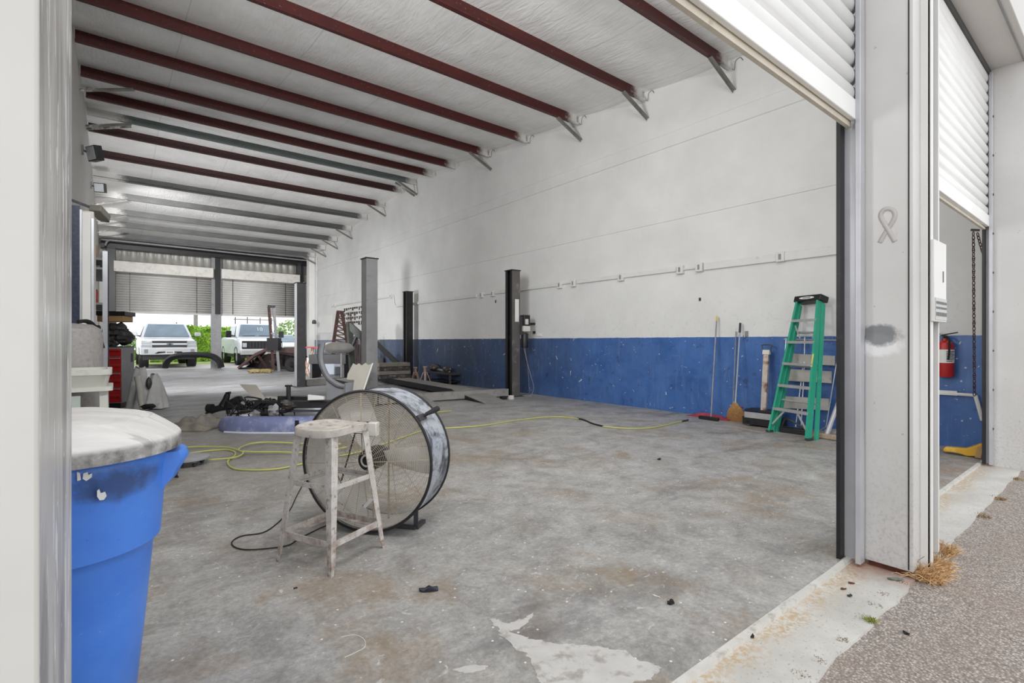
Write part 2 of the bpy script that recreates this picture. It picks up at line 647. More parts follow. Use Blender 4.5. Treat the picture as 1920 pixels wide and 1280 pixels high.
for i, y in enumerate(PY_):
    mt = m_pr if i < 7 else m_pgreen if i == 7 else m_pr2 if i < 10 else m_pg
    zt = roof_z(y) - .004
    x0, x1 = XL + .02, (7.40 if i < 7 or i in (8,) else 7.46)
    if i == 6:
        x0 = XL + .05
    p = thing('roof_purlin', plabels[i], 'roof beam', ((x0 + x1) / 2, y, zt - .13), 'roof purlins under the white insulation')
    mb = MB()
    sec = [(-.004, -.26), (.004, -.26), (.004, -.01), (.06, -.01), (.06, -.025), (.066, -.025), (.066, 0), (-.004, 0)]
    mb.prism([V((x0, y + a, zt + b)) for a, b in sec], (x1 - x0, 0, 0))
    obj('web', mb, mt, p)
    mb = MB()
    sec = [(.004, -.26), (.004, -.252), (-.06, -.252), (-.06, -.235), (-.066, -.235), (-.066, -.26)]
    mb.prism([V((x0, y + a, zt + b)) for a, b in sec], (x1 - x0, 0, 0))
    obj('lower_flange', mb, mt, p)
    zb = zt - .26
    if i in (0, 1, 2, 4, 7, 9, 11, 12, 13, 14):
        for dy in ((-.05, .12) if i == 7 else (-.04,)):
            mb = MB()
            a, b = V((6.82, y + dy, zb + .01)), V((7.47, y + dy - .03, zb - .30))
            mb.bar(a, b, .05, .006).bar(a + V((0, .022, -.02)), b + V((0, .022, -.02)), .006, .05)
            obj('brace', mb, m_brace, p, label='diagonal strut to the wall')
    if i in (5, 7, 11, 12, 13):
        for dy in ((-.05, .12) if i == 7 else (-.04,)):
            mb = MB()
            a, b = V((.28, y + dy, zb + .01)), V((XL + .01, y + dy - .03, zb - .26))
            mb.bar(a, b, .05, .006).bar(a + V((0, .022, -.02)), b + V((0, .022, -.02)), .006, .05)
            obj('brace', mb, m_brace, p)
    if i < 5:                                  # bent wire hanger at the wall end
        h = [V((7.41, y - .05, zb + .02)), V((7.45, y - .08, zb + .0)), V((7.46, y - .09, zb + .13)), V((7.47, y - .16, zb + .16)), V((7.47, y - .2, zb + .10))]
        obj('wire_hook', MB().tube(smooth_path(h, 3), .004, 5), m_dkgrey, p)

# eave beam and rod above the back doors
b = thing('eave_beam', 'black steel beam along the top of the back wall over the doors', 'beam', (3.5, 25.7, 5.0))
mb = MB().bb((XL + .05, 25.62, 4.93), (7.45, 25.66, 5.22)).bb((XL + .05, 25.5, 4.92), (7.45, 25.78, 4.935)).bb((XL + .05, 25.5, 5.21), (7.45, 25.78, 5.225))
obj('beam_web', mb, m_black, b)
obj('conduit', MB().tube(smooth_path([V((XL + .2, 24.9, 4.9)), V((XL + .3, 24.9, 5.1)), V((.2, 24.95, 5.14)), V((7.3, 25.1, 5.1))], 6), .035, 8), m_grey, b, label='pale grey pipe clipped under the beam')

# ------------------------------------------------------------------ back wall
mb = MB()
rows = []
n = 27
x = XL
for i in range(n + 1):
    xa = XL + (XR - XL) * i / n
    for dx, dy in ((0, 0), (.03, .035), (.09, .035), (.12, 0)):
        rows.append([V((min(xa + dx, XR), YB + dy, 4.35)), V((min(xa + dx, XR), YB + dy, roof_z(26) + .1))])
m_corr = paint('grey_corrugated_sheet', (168, 166, 160), .5, .2, .1, 4, ((110, 106, 100), .6, 5, .4))
obj_s('wall_back', mb.loft(rows, False, False), m_corr, solid=.02, smooth=20)
obj_s('wall_back', MB().bb((XL, 25.98, 0), (.03, 26.06, 4.5)).bb((6.94, 25.98, 0), (XR, 26.06, 4.5)), m_corr)
obj_s('column', MB().bb((3.33, 25.74, 0), (3.72, 25.98, 5.0)), m_grey, bevel=.008)
obj('web_plate', MB().bb((3.47, 25.70, 2.42), (3.68, 25.738, 4.93)), m_black, bpy.data.objects['column'])
obj_s('column', MB().bb((6.95, 25.6, 0), (7.12, 25.98, 5.0)).bb((7.12, 25.75, 0), (7.3, 25.98, 5.0)), m_dkgrey, bevel=.008)
obj_s('column', MB().bb((7.22, 24.7, 0), (7.478, 25.1, 5.35)), m_white, bevel=.008)
obj_s('column', MB().bb((-.3, 25.6, 0), (.0, 25.98, 5.0)), m_black, bevel=.008)


# ------------------------------------------------------------------ roll-up doors
def curtain_mb(x0, x1, y, z0, z1, pitch=.1, amp=.022, sgn=-1):
    n = max(1, round((z1 - z0) / pitch))
    outer = []
    for i in range(n):
        for k in range(6):
            u = k / 6
            outer.append((amp * math.sqrt(abs(math.sin(math.pi * u))), z0 + (z1 - z0) * (i + u) / n))
    outer.append((0, z1))
    rows = [[V((x, y + sgn * o, z)) for o, z in outer] for x in (x0, x1)]
    return MB().loft(rows, False, False)


m_curtF = paint('white_door_slats', (240, 240, 238), .45, 0, .03, 3)
m_curtB = paint('dusty_door_slats', (188, 186, 182), .5, .1, .06, 3)
m_beige = paint('beige_bottom_bar', (214, 206, 190), .55, 0, .08, 5, ((150, 140, 124), .6, 9, .5))

d1 = sroot('door_1', (1.55, 1.0, 2.35))
obj('curtain', curtain_mb(-.05, 3.17, 1.0, 2.50, 3.86), m_curtF, d1, solid=.004, smooth=60)
obj('bottom_bar', MB().bb((-.05, .975, 2.40), (3.16, 1.0, 2.51)), m_curtF, d1, bevel=.004)
obj('bottom_bar', MB().bb((-.05, 1.002, 2.37), (3.16, 1.022, 2.395)).bb((-.05, 1.004, 2.395), (3.16, 1.012, 2.46)), m_beige, d1, label='beige angle along the lower edge')
m_guide = paint('blue_grey_guide', (196, 197, 202), .4, .3, .08, 4)


def guide(parent, x, y0, y1, z1, sgn):
    obj('guide', MB().bb((x - .012 * sgn, y0, .0), (x, y1, z1)).bb((x - .07 * sgn, y0 - .004, 0), (x - .004 * sgn, y0 + .022, z1)), m_guide, parent, bevel=.003)
    obj('guide_lip', MB().bb((x - .075 * sgn, y1 - .02, 0), (x - .012 * sgn, y1, z1)), m_black, parent)


guide(d1, 3.205, .955, 1.065, 3.86, 1)
guide(d1, -.17, 1.24, 1.31, 3.86, -1)

d2 = sroot('door_2', (5.2, .985, 2.3))
obj('curtain', curtain_mb(3.64, 6.69, .975, 2.42, 3.82), m_curtF, d2, solid=.004, smooth=60)
obj('bottom_bar', MB().bb((3.64, .95, 2.32), (6.69, .975, 2.43)), m_curtF, d2, bevel=.004)
obj('bottom_bar', MB().bb((3.64, .977, 2.295), (6.69, .998, 2.32)), m_beige, d2)
guide(d2, 6.74, .93, 1.0, 3.82, 1)
guide(d2, 3.60, .96, 1.04, 3.82, -1)
mb = MB()
for k in range(9):
    mb.disc((6.70, .924, .35 + k * .38), .011, (0, 1, 0), 10, .008)
obj('bolt', mb, m_dkgrey, d2)

for nm, xa, xb in (('door_3', -.02, 3.33), ('door_4', 3.74, 6.97)):
    d = sroot(nm, ((xa + xb) / 2, 25.9, 2.4))
    obj('curtain', curtain_mb(xa, xb, 25.9, 2.40, 4.05, .105, .034, -1), m_curtB, d, solid=.004, smooth=60)
    obj('bottom_bar', MB().bb((xa, 25.86, 2.36), (xb, 25.92, 2.43)), m_curtB, d)
    obj('hood', MB().bb((xa - .05, 25.45, 4.0), (xb + .05, 25.88, 4.43)), m_whitedirty, d, bevel=.02, label='pale sheet-metal cover over the rolled slats')
    for q in (.14, .84):
        xq = xa + (xb - xa) * q
        obj('dark_strip', MB().bb((xq - .012, 25.862, 2.42), (xq + .012, 25.872, 4.0)), m_black, d)  # dark vertical strip down the slats

# ------------------------------------------------------------------ front wall, pillars, header
def pillar_mat():
    t = NT('scuffed_grey_pillar')
    co = t.co()
    px, py, pz = t.pos()
    col = t.mix(t.rng(t.noise(1.5, 5, .6, co), .3, .7), lin((206, 204, 202)), lin((218, 216, 214)))
    low = t.math('MULTIPLY', t.rng(pz, .8, 0), t.rng(t.noise(55, 5, .75, co), .5, .66))
    col = t.mix(t.math('MULTIPLY', low, .4), col, lin((120, 116, 112)))
    sp = t.rng(t.noise(30, 3, .5, co), .72, .74)
    col = t.mix(t.math('MULTIPLY', sp, .45), col, lin((140, 136, 132)))
    # dark rubbed dent with bared white edge at bumper height
    ax = t.math('MULTIPLY', t.math('SUBTRACT', py, .885), 10)
    az = t.math('MULTIPLY', t.math('SUBTRACT', pz, 1.235), 17)
    nn = t.math('MULTIPLY', t.math('SUBTRACT', t.noise(14, 6, .7, co), .5), 2.4)
    dd = t.math('ADD', t.math('ADD', t.math('MULTIPLY', ax, ax), t.math('MULTIPLY', az, az)), nn)
    az2 = t.math('MULTIPLY', t.math('SUBTRACT', pz, 1.175), 17)
    d2 = t.math('ADD', t.math('ADD', t.math('MULTIPLY', ax, ax), t.math('MULTIPLY', az2, az2)), nn)
    nx = t.math('LESS_THAN', px, 3.25)
    col = t.mix(t.math('MULTIPLY', nx, t.rng(d2, 1.3, .6)), col, lin((238, 238, 238)))
    col = t.mix(t.math('MULTIPLY', nx, t.math('MULTIPLY', t.rng(dd, 1.2, .5), .8)), col, lin((98, 102, 106)))
    return t.out(col, .42)


def jamb_mat():
    t = NT('scraped_jamb_paint')
    co = t.co('Object', (1, 5, .9))
    px, py, pz = t.pos()
    col = t.mix(t.rng(t.noise(2, 5, .6, co), .3, .7), lin((196, 194, 190)), lin((212, 210, 206)))
    jf = t.math('GREATER_THAN', py, .735)
    dk = t.math('MULTIPLY', t.rng(t.noise(1.3, 6, .65, co, .6), .44, .58), t.rng(pz, 2.6, 1.4))
    col = t.mix(t.math('MULTIPLY', t.math('MULTIPLY', dk, jf), .75), col, lin((118, 116, 116)))
    sc = t.rng(t.noise(3.4, 5, .6, t.co('Object', (1, 7, 1.6)), .5), .585, .605)
    col = t.mix(t.math('MULTIPLY', t.math('MULTIPLY', sc, jf), .9), col, lin((242, 242, 242)))
    ch = t.math('MULTIPLY', t.rng(t.vor(24, t.co()), .10, .08), jf)
    ch = t.math('MULTIPLY', ch, t.rng(t.noise(3, 2, .5, t.co()), .44, .5))
    col = t.mix(ch, col, lin((244, 244, 244)))
    return t.out(col, .34)


m_pill, m_jamb = pillar_mat(), jamb_mat()
HZ = roof_z(1) + .1
pl = obj_s('pillar', MB().bb((-.75, .73, -.06), (-.064, 1.235, HZ)), m_jamb, bevel=.004)
p1 = obj_s('pillar', MB().bb((3.212, .742, .012), (3.585, .955, HZ)), m_pill, bevel=.003)
obj('corner_seam', MB().bb((3.2085, .758, .02), (3.2125, .763, 3.9)), m_black, p1)
obj('base_shadow_gap', MB().bb((3.225, .752, -.05), (3.57, .94, .012)), paint('rust_base', (92, 52, 38), .9, 0, .3, 12), p1, label='rusted steel foot under the cladding')
obj('corner_trim', MB().bb((3.335, .70, .01), (3.352, .742, HZ)).bb((3.335, .70, .01), (3.40, .71, HZ)), m_white, p1, bevel=.002, label='bright white angle strip')
obj('recess_panel', MB().bb((3.41, .733, .05), (3.56, .742, 3.83)), m_grey, p1, label='darker grey strip beside the white angle')
obj('corner_trim', MB().bb((3.565, .712, .03), (3.585, .742, 3.83)), m_white, p1, bevel=.002)
# faint ribbon-shaped mark on the pillar side
def rib(y, z):
    return V((3.2105, y, z))
rp = [AX(x, y, 3.2105) for x, y in ((1649, 455), (1660, 436), (1672, 418), (1678, 404), (1674, 394), (1664, 391), (1655, 395), (1651, 405), (1657, 418), (1668, 436), (1678, 453))]
rr = []
sp_ = smooth_path(rp, 5)
for i, q in enumerate(sp_):
    d = (sp_[min(i + 1, len(sp_) - 1)] - sp_[max(i - 1, 0)]).normalized()
    s_ = V((1, 0, 0)).cross(d).normalized() * .011
    q = q - V((.0003 * len(rr) / len(sp_), 0, 0))
    rr.append([q - s_, q + s_])
obj('ribbon_mark', MB().loft(rr, False, False), paint('ribbon_ghost', (190, 187, 184), .45, 0, .02), p1, solid=.0003, label='faint grey awareness-ribbon outline')
p3 = obj_s('pillar', MB().bb((6.745, .70, -.03), (9.2, .955, HZ)), m_pill, bevel=.004)
obj_s('wall_front', MB().bb((-.75, .66, 3.86), (9.2, .955, HZ)), m_greige, bevel=.006)
obj('soffit_trim', MB().bb((3.7, .945, 3.80), (6.745, .965, 3.87)), m_dkgrey, bpy.data.objects['wall_front'])
obj('soffit_edge', MB().bb((3.7, .71, 3.85), (6.745, .722, 3.862)), m_grey, bpy.data.objects['wall_front'])

# notice plate on the pillar front
s = thing('notice_sign', 'white notice board with a grey text panel on the front pillar', 'sign', (3.46, .69, 1.295))
obj('board', MB().bb((3.345, .685, 1.305), (3.60, .70, 1.735)), m_white, s, bevel=.003)
obj('text_panel', MB().bb((3.355, .681, 1.315), (3.59, .685, 1.43)), paint('notice_grey', (196, 196, 194), .6, 0, .03), s, label='grey printed block')
m_ink = paint('notice_ink', (120, 122, 122), .7)
mb = MB()
random.seed(4)
for z, hgt in ((1.405, .014), (1.378, .011), (1.345, .02)):
    x = 3.365
    while x < 3.57:
        w = random.uniform(.012, .032)
        mb.bb((x, .679, z - hgt / 2), (min(x + w, 3.58), .681, z + hgt / 2))
        x += w + .009
obj('lettering', mb, m_ink, s)
obj('notice_mark', MB().bb((3.52, .681, 1.52), (3.526, .685, 1.58)), m_ink, s)

# ------------------------------------------------------------------ outside ground behind the shop
m_lot = paint('back_lot_concrete', (196, 192, 188), .8, 0, .08, 1.2)
obj_s('path', MB().bb((-30, 26.2, -.3), (50, 31.5, -.02)), m_lot)
m_grass = paint('mown_grass', (150, 168, 96), .9, 0, .2, 2.5, ((206, 200, 158), .52, 2, .7))
obj_s('lawn', MB().bb((-30, 31.5, -.3), (50, 70, -.03)), m_grass)
# ================================================================== blue bin beside the left jamb
def can_mat():
    t = NT('scuffed_blue_plastic')
    co = t.co()
    col = t.mix(t.rng(t.noise(3, 5, .6, co), .3, .7), lin((66, 124, 226)), lin((84, 144, 238)))
    sc = t.rng(t.noise(16, 5, .7, t.co('Object', (1, 1, 2.5)), 1.0), .66, .69)
    col = t.mix(t.math('MULTIPLY', sc, .5), col, lin((150, 180, 226)))
    px, py, pz = t.pos()
    a = t.math('MULTIPLY', t.math('SUBTRACT', px, .0), 9)
    b = t.math('MULTIPLY', t.math('SUBTRACT', pz, .785), 18)
    d = t.math('ADD', t.math('ADD', t.math('MULTIPLY', a, a), t.math('MULTIPLY', b, b)), t.math('MULTIPLY', t.math('SUBTRACT', t.noise(18, 6, .7, co), .5), 2.2))
    col = t.mix(t.math('MULTIPLY', t.rng(d, 1.2, .2), .7), col, lin((56, 62, 78)))
    sp = t.rng(t.vor(60, co), .1, .06)
    col = t.mix(t.math('MULTIPLY', t.math('MULTIPLY', sp, t.rng(t.noise(5, 3, .6, co), .5, .6)), .6), col, lin((30, 44, 80)))
    return t.out(col, .38)


def lid_mat():
    t = NT('worn_grey_lid')
    co = t.co()
    px, py, pz = t.pos()
    col = t.mix(t.rng(t.noise(3, 6, .7, t.co('Object', (1, 4, 1)), .6), .3, .7), lin((196, 193, 190)), lin((228, 226, 224)))
    st = t.rng(t.noise(3, 4, .6, t.co('Object', (.6, 14, 1)), .8), .62, .66)
    col = t.mix(t.math('MULTIPLY', st, .5), col, lin((150, 146, 142)))
    rim = t.rng(pz, .898, .885)
    col = t.mix(t.math('MULTIPLY', rim, t.rng(t.noise(8, 6, .7, co), .25, .6)), col, lin((96, 94, 92)))
    return t.out(col, .5)


m_can, m_lid = can_mat(), lid_mat()
CX, CY = -.125, 2.10
can = thing('trash_bin', 'tall round blue plastic trash bin with a grey lid beside the left door jamb', 'trash bin', (CX, CY, 0))
prof = [(.0005, .0), (.165, .0), (.176, .012), (.205, .30), (.226, .535), (.230, .55), (.246, .565), (.256, .70), (.262, .80), (.266, .805), (.268, .835), (.26, .85), (.254, .845), (.248, .70), (.0005, .02)]
obj('bin_body', MB().lathe(prof, (CX, CY, 0), 56), m_can, can)
lp = [(.0005, .985), (.10, .982), (.20, .963), (.215, .953), (.225, .956), (.26, .932), (.298, .902), (.305, .892), (.305, .852), (.298, .85), (.290, .854), (.290, .885), (.10, .95), (.0005, .955)]
obj('lid', MB().lathe(lp, (CX, CY, 0), 56), m_lid, can, label='domed grey lid with scratched top')
for s_ in (1, -1):
    mb = MB()
    rows = []
    for k in range(7):
        a = k / 6
        y = CY - .085 + .17 * a
        bul = math.sin(math.pi * a) ** .5 if 0 < a < 1 else 0
        o = .045 + .03 * bul
        x0 = CX + s_ * .245
        rows.append([V((x0, y, .832)), V((x0 + s_ * o, y, .832)), V((x0 + s_ * (o + .008), y, .81)), V((x0 + s_ * o * .6, y, .745)), V((x0 - s_ * .02, y, .69))])
    obj('handle', mb.loft(rows), m_can, can, smooth=50)


def on_can(px, py, r=.2585):
    d = ray(px, py)
    a = d.x ** 2 + d.y ** 2
    b = -2 * (d.x * CX + d.y * CY)
    c = CX ** 2 + CY ** 2 - r * r
    k = (-b - math.sqrt(b * b - 4 * a * c)) / (2 * a)
    return d * k + V((0, 0, EYE))


for poly in ([(144, 884), (150, 886), (152, 899), (145, 901)], [(156, 887), (164, 884), (166, 890), (173, 886), (172, 894), (162, 901), (155, 897)],
             [(182, 919), (186, 916), (189, 924), (197, 921), (200, 929), (195, 936), (187, 937), (182, 930)]):
    pts = [on_can(x, y, .271) for x, y in poly]
    obj('sticker_remnant', MB().prism(pts, (.0, -.004, 0)), m_white, can, label='torn white sticker scrap')

# ================================================================== work stool
def stool_mat():
    t = NT('dusty_chipped_paint')
    co = t.co()
    col = t.mix(t.rng(t.noise(14, 6, .7, co), .3, .7), lin((172, 166, 160)), lin((214, 209, 204)))
    d = t.rng(t.noise(38, 5, .7, co), .56, .64)
    col = t.mix(t.math('MULTIPLY', d, .75), col, lin((122, 104, 96)))
    px, py, pz = t.pos()
    ft = t.math('MULTIPLY', t.rng(pz, .3, .02), t.rng(t.noise(20, 4, .6, co), .4, .6))
    col = t.mix(ft, col, lin((140, 112, 98)))
    return t.out(col, .7)


m_stool = stool_mat()
F1, F2, F3 = G(517, 1052), G(621, 1083), G(722, 1026)
F4 = F1 + F3 - F2
SCN = (F1 + F3) / 2
st = thing('work_stool', 'dusty pale metal shop stool standing in front of the drum fan', 'stool', SCN)
feet = [F1, F2, F3, F4]
SZ = .735
tops = [SCN + (f - SCN) * .66 + V((0, 0, SZ - .012)) for f in feet]
axm = ((F2 - F1).normalized(), (F3 - F2).normalized())


def leg_at(i, z):
    return feet[i].lerp(tops[i], z / tops[i].z)


for i in range(4):
    out = (feet[i] - SCN).normalized()
    u, w_ = axm
    us = u if out.dot(u) > 0 else -u
    ws = w_ if out.dot(w_) > 0 else -w_
    rows = []
    for z, q in ((0.0, .018), (.03, .022), (.05, .03), (.4, .042), (tops[i].z, .048)):
        p = leg_at(i, z)
        th = .005
        rows.append([p, p - us * q, p - us * q - ws * th, p - us * th - ws * th, p - us * th - ws * q, p - ws * q])
    obj('leg', MB().loft(rows), m_stool, st, smooth=25)
for zz, wd in ((.43, .026), (.15, .034)):
    for i in range(4):
        j = (i + 1) % 4
        ins = (SCN - (feet[i] + feet[j]) / 2).normalized()
        a, b_ = leg_at(i, zz) + ins * .006, leg_at(j, zz) + ins * .006
        obj('stretcher', MB().bar(a, b_, .005, wd).bar(a + ins * wd * .45 + V((0, 0, -wd / 2)), b_ + ins * wd * .45 + V((0, 0, -wd / 2)), wd * .9, .005), m_stool, st)


def seat_pt(a, r, z):          # rounded-square outline
    u, w_ = axm
    c, s_ = math.cos(a), math.sin(a)
    k = 1 / (abs(c) ** 4 + abs(s_) ** 4) ** .25
    return SCN + (u * c + w_ * s_) * r * k + V((0, 0, z))


rows = []
for r, z in ((.001, SZ - .022), (.06, SZ - .021), (.11, SZ - .012), (.145, SZ - .002), (.158, SZ), (.166, SZ - .006), (.168, SZ - .042), (.163, SZ - .044), (.160, SZ - .012), (.11, SZ - .026), (.001, SZ - .032)):
    rows.append([seat_pt(2 * math.pi * k / 40, r, z + .008 * math.cos(4 * math.pi * k / 40) * (r / .168) ** 2) for k in range(40)])
m_seat = paint('dusty_worn_seat', (190, 183, 176), .75, 0, .2, 12, ((112, 98, 90), .54, 26, .7))
obj('seat', MB().loft(rows, True, False), m_seat, st, smooth=50, label='dished square pan seat with a rolled edge')

# ================================================================== drum fan
FC = AD(685.5, 871, 3.12)
FC.z = .455
nrm = (RGT * -.228 + FWD * -.9736).normalized()      # towards the viewer's left
FR, FL = .437, .30


def fan_mat():
    t = NT('scuffed_drum_steel')
    co = t.co()
    n = t.noise(6, 7, .7, co, .8)
    col = t.mix(t.rng(n, .38, .54), lin((78, 81, 88)), lin((192, 197, 206)))
    n2 = t.rng(t.noise(14, 5, .7, t.co('Object', (1, 1, 3))), .55, .62)
    col = t.mix(t.math('MULTIPLY', n2, .5), col, lin((110, 114, 124)))
    return t.out(col, .42, .35)


m_drum = fan_mat()
m_cage = paint('dusty_tan_wire', (182, 170, 150), .75, .1, .12, 9)
m_blade = paint('dusty_fan_blade', (238, 235, 230), .6, 0, .1, 9)
fan = thing('drum_fan', 'large round barrel fan with a wire cage standing on the shop floor', 'fan', (FC.x, FC.y, 0))
mb = MB().lathe([(FR - .006, 0), (FR, 0), (FR - .004, -.02), (FR - .004, -FL + .02), (FR, -FL), (FR - .006, -FL), (FR - .010, -FL + .02), (FR - .010, -.02)], FC, 72, nrm)
mb.f += [(i * 8 + 7, i * 8, ((i + 1) % 72) * 8, ((i + 1) % 72) * 8 + 7) for i in range(72)]
obj('barrel', mb, m_drum, fan, smooth=30)
obj('barrel_sheen', MB().lathe([(FR - .011, -.012), (FR - .013, -.1), (FR - .016, -.11), (FR - .013, -.12), (FR - .013, -.2), (FR - .016, -.21), (FR - .013, -.22), (FR - .011, -FL + .012)], FC, 72, nrm), paint('pale_sheen', (204, 202, 199), .5, .1, .15, 7, ((120, 118, 116), .6, 6, .6)), fan, smooth=40, label='streaked inside of the barrel, its reflected light painted pale')  # added skin, light reflected inside the barrel painted as pale colour


def ring(c, r, rt, n=64, k=6):
    u = V((0, 0, 1)).cross(nrm).normalized()
    w_ = nrm.cross(u)
    return MB().tube([c + (u * math.cos(2 * math.pi * i / n) + w_ * math.sin(2 * math.pi * i / n)) * r for i in range(n)], rt, k, True)


obj('rim', ring(FC, FR, .009, 72, 8), m_black, fan)
obj('rim', ring(FC - nrm * FL, FR, .009, 72, 8), m_black, fan)
uF = V((0, 0, 1)).cross(nrm).normalized()
wF = nrm.cross(uF)
for nm, sg, cc in (('front_cage', 1, FC), ('rear_cage', -1, FC - nrm * FL)):
    mb = MB()
    nr = 33 if sg > 0 else 13
    for k in range(nr):
        r = .05 + (FR - .06) * k / (nr - 1)
        q = cc + nrm * sg * .035 * (1 - (r / FR) ** 2)
        s_ = ring(q, r, .0010, 64, 4)
        mb.add(s_.v, s_.f)
    for k in range(24 if sg > 0 else 12):
        a = 2 * math.pi * (k + .3) / (24 if sg > 0 else 12)
        e = uF * math.cos(a) + wF * math.sin(a)
        pts = [cc + e * r + nrm * sg * (.035 * (1 - (r / FR) ** 2) - .004) for r in (.05, .15, .25, .35, FR - .008)]
        mb.tube(pts, 0.0035 if k % 6 == 0 else .0016, 4)
    obj(nm, mb, m_cage, fan, smooth=0)
mc = FC - nrm * .15
obj('hub', MB().lathe([(.0005, .05), (.045, .05), (.06, .03), (.06, -.06), (.0005, -.06)], mc, 24, nrm), m_grey, fan)
for k in range(3):
    a = R(118 + 120 * k)
    mb = MB()
    rows = []
    for r, wd in ((.05, .10), (.16, .17), (.30, .21), (.395, .20), (.405, .15)):
        e = uF * math.cos(a) + wF * math.sin(a)
        tn = nrm.cross(e).normalized()
        pitch = R(34 - 30 * r)
        c_ = mc + e * r
        dv = tn * math.cos(pitch) + nrm * math.sin(pitch)
        th = nrm * .002
        rows.append([c_ - dv * wd / 2 + th, c_ + nrm * .02 + th, c_ + dv * wd / 2 + th, c_ + dv * wd / 2 - th, c_ + nrm * .02 - th, c_ - dv * wd / 2 - th])
    obj('blade', mb.loft(rows), m_blade, fan, smooth=50)
# motor in front of the hub, its mounting rails and switch box
mo = FC - nrm * .055
obj('motor', MB().lathe([(.0005, .05), (.018, .05), (.022, .045), (.03, .045), (.05, .038), (.066, .03), (.072, .0), (.072, -.10), (.06, -.12), (.0005, -.12)], mo, 32, nrm), m_black, fan, label='round black motor with a pale ring')
obj('motor_ring', ring(mo + nrm * .045, .034, .007, 24, 6), m_whitedirty, fan)
for dx in (-.055, .055):
    a, b_ = FC - nrm * .2 + uF * dx + wF * .42, FC - nrm * .2 + uF * dx - wF * .42
    obj('motor_rail', MB().bar(a, b_, .007, .012, nrm), m_cage, fan)
obj('tension_rod', MB().tube([FC + nrm * .005 + uF * -.045 + wF * .25, FC + nrm * .005 - uF * .165 - wF * .13], .005, 6), m_black, fan)
sb = FC + nrm * .03 - RGT * .01 + V((0, 0, .215))
u_ = (RGT - nrm * RGT.dot(nrm)).normalized()
Mx = Matrix((u_, nrm, V((0, 0, 1)))).transposed()
bx = obj('switch_box', MB().box(sb, (.085, .05, .07), 0, Mx), m_dkgrey, fan, bevel=.004)
obj('cover_plate', MB().box(sb + nrm * .027, (.075, .006, .058), 0, Mx), m_white, bx)
obj('junction_box', MB().box(sb + u_ * .085 + V((0, 0, -.005)), (.06, .06, .085), 0, Mx), m_whitedirty, fan, bevel=.006)
obj('cage_tag', MB().prism([FC + nrm * .036 + uF * a + wF * b for a, b in ((.075, -.22), (.02, -.28), (.005, -.265), (.05, -.215))], nrm * .003), m_white, fan)
# carrying handle, upper right edge
ha = R(-37)
e = RGT * math.cos(R(38)) + V((0, 0, 1)) * math.sin(R(38))
e = (e - nrm * e.dot(nrm)).normalized()
p0 = FC - nrm * .10 + e * FR
p1_ = FC - nrm * .20 + e * FR
obj('handle', MB().tube([p0, p0 + e * .03, p1_ + e * .045, p1_ + e * .06 - nrm * .03], [.010, .012, .018, .018], 10), m_black, fan)
obj('bracket', MB().bar(FC - nrm * .02 + e * (FR + .004), FC - nrm * .12 + e * (FR + .004), .04, .008, e), m_dkgrey, fan)
# floor stand
for sx in (-.27, .27):
    q = FC - nrm * .15 + uF * sx
    foot = V((q.x, q.y, 0))
    zc = FC.z - math.sqrt(FR ** 2 - sx ** 2)
    obj('foot', MB().bar(foot + nrm * .0 + V((0, 0, .012)), foot - nrm * .12 + V((0, 0, .012)), .03, .024).bar(foot + V((0, 0, .02)), V((foot.x, foot.y, zc + .01)), .03, .006, nrm), m_dkgrey, fan)
fcen = FC - nrm * .15
obj('stand_brace', MB().bar(V((fcen.x, fcen.y, .012)) - uF * .27, V((fcen.x, fcen.y, .012)) + uF * .27, .03, .02), m_dkgrey, fan)
cord = [(640, 975, .03), (600, 990, .008), (560, 1010, .006), (540, 1022, .006), (500, 1028, .006), (460, 1030, .006), (438, 1024, .006), (436, 1014, .006), (455, 1004, .006), (500, 995, .006), (540, 960, .006), (556, 930, .006), (572, 900, .006)]
obj('power_cord', MB().tube(smooth_path([G(*q) for q in cord], 6), .0038, 6), m_rubber, fan)

# ================================================================== hoses on the floor
m_hose = paint('yellow_green_hose', (182, 184, 100), .5, 0, .1, 3)
h = thing('air_hose', 'yellow air hose running right across the floor past the fan to the mops', 'hose', G(950, 793))
pts = [(346, 851), (372, 847), (400, 844), (425, 843), (440, 847), (440, 854), (430, 861), (427, 868), (434, 876), (450, 880), (485, 881), (525, 878), (568, 869), (620, 858), (680, 845), (740, 825), (790, 808), (830, 803), (900, 798), (960, 789), (1010, 783), (1050, 781), (1085, 785)]
obj('hose_length', MB().tube(smooth_path([G(x, y, .011) for x, y in pts], 6), .008, 8), m_hose, h)
obj('hose_sleeve', MB().tube(smooth_path([G(x, y, .012) for x, y in ((1082, 784), (1095, 787), (1112, 794), (1132, 799))], 6), .0115, 8), m_rubber, h, label='black section of the hose')
obj('hose_length', MB().tube(smooth_path([G(x, y, .011) for x, y in ((1130, 799), (1160, 802), (1190, 803), (1225, 801), (1255, 795), (1281, 789))], 6), .008, 8), m_hose, h)
obj('brass_fitting', MB().tube([G(1279, 789.5, .013), G(1290, 787, .013)], .014, 8), m_dkgrey, h)
h = thing('air_hose', 'yellow air hose with two loops lying left of the fan', 'hose', G(440, 845))
pts = [(352, 838), (375, 837), (400, 837), (430, 839), (448, 844), (456, 848), (450, 854), (436, 858), (415, 860), (390, 862)]
obj('hose_length', MB().tube(smooth_path([G(x, y, .026) for x, y in pts], 6), .008, 8), m_hose, h)
pts = [(447, 843), (452, 838), (468, 832), (490, 829), (525, 829), (560, 831), (590, 832), (640, 832)]
obj('hose_length', MB().tube(smooth_path([G(x, y, .029) for x, y in pts], 6), .008, 8), m_hose, h)
pts = [(456, 846), (480, 847), (520, 847), (560, 848), (600, 846), (650, 838)]
obj('hose_length', MB().tube(smooth_path([G(x, y, .029) for x, y in pts], 6), .008, 8), m_hose, h)
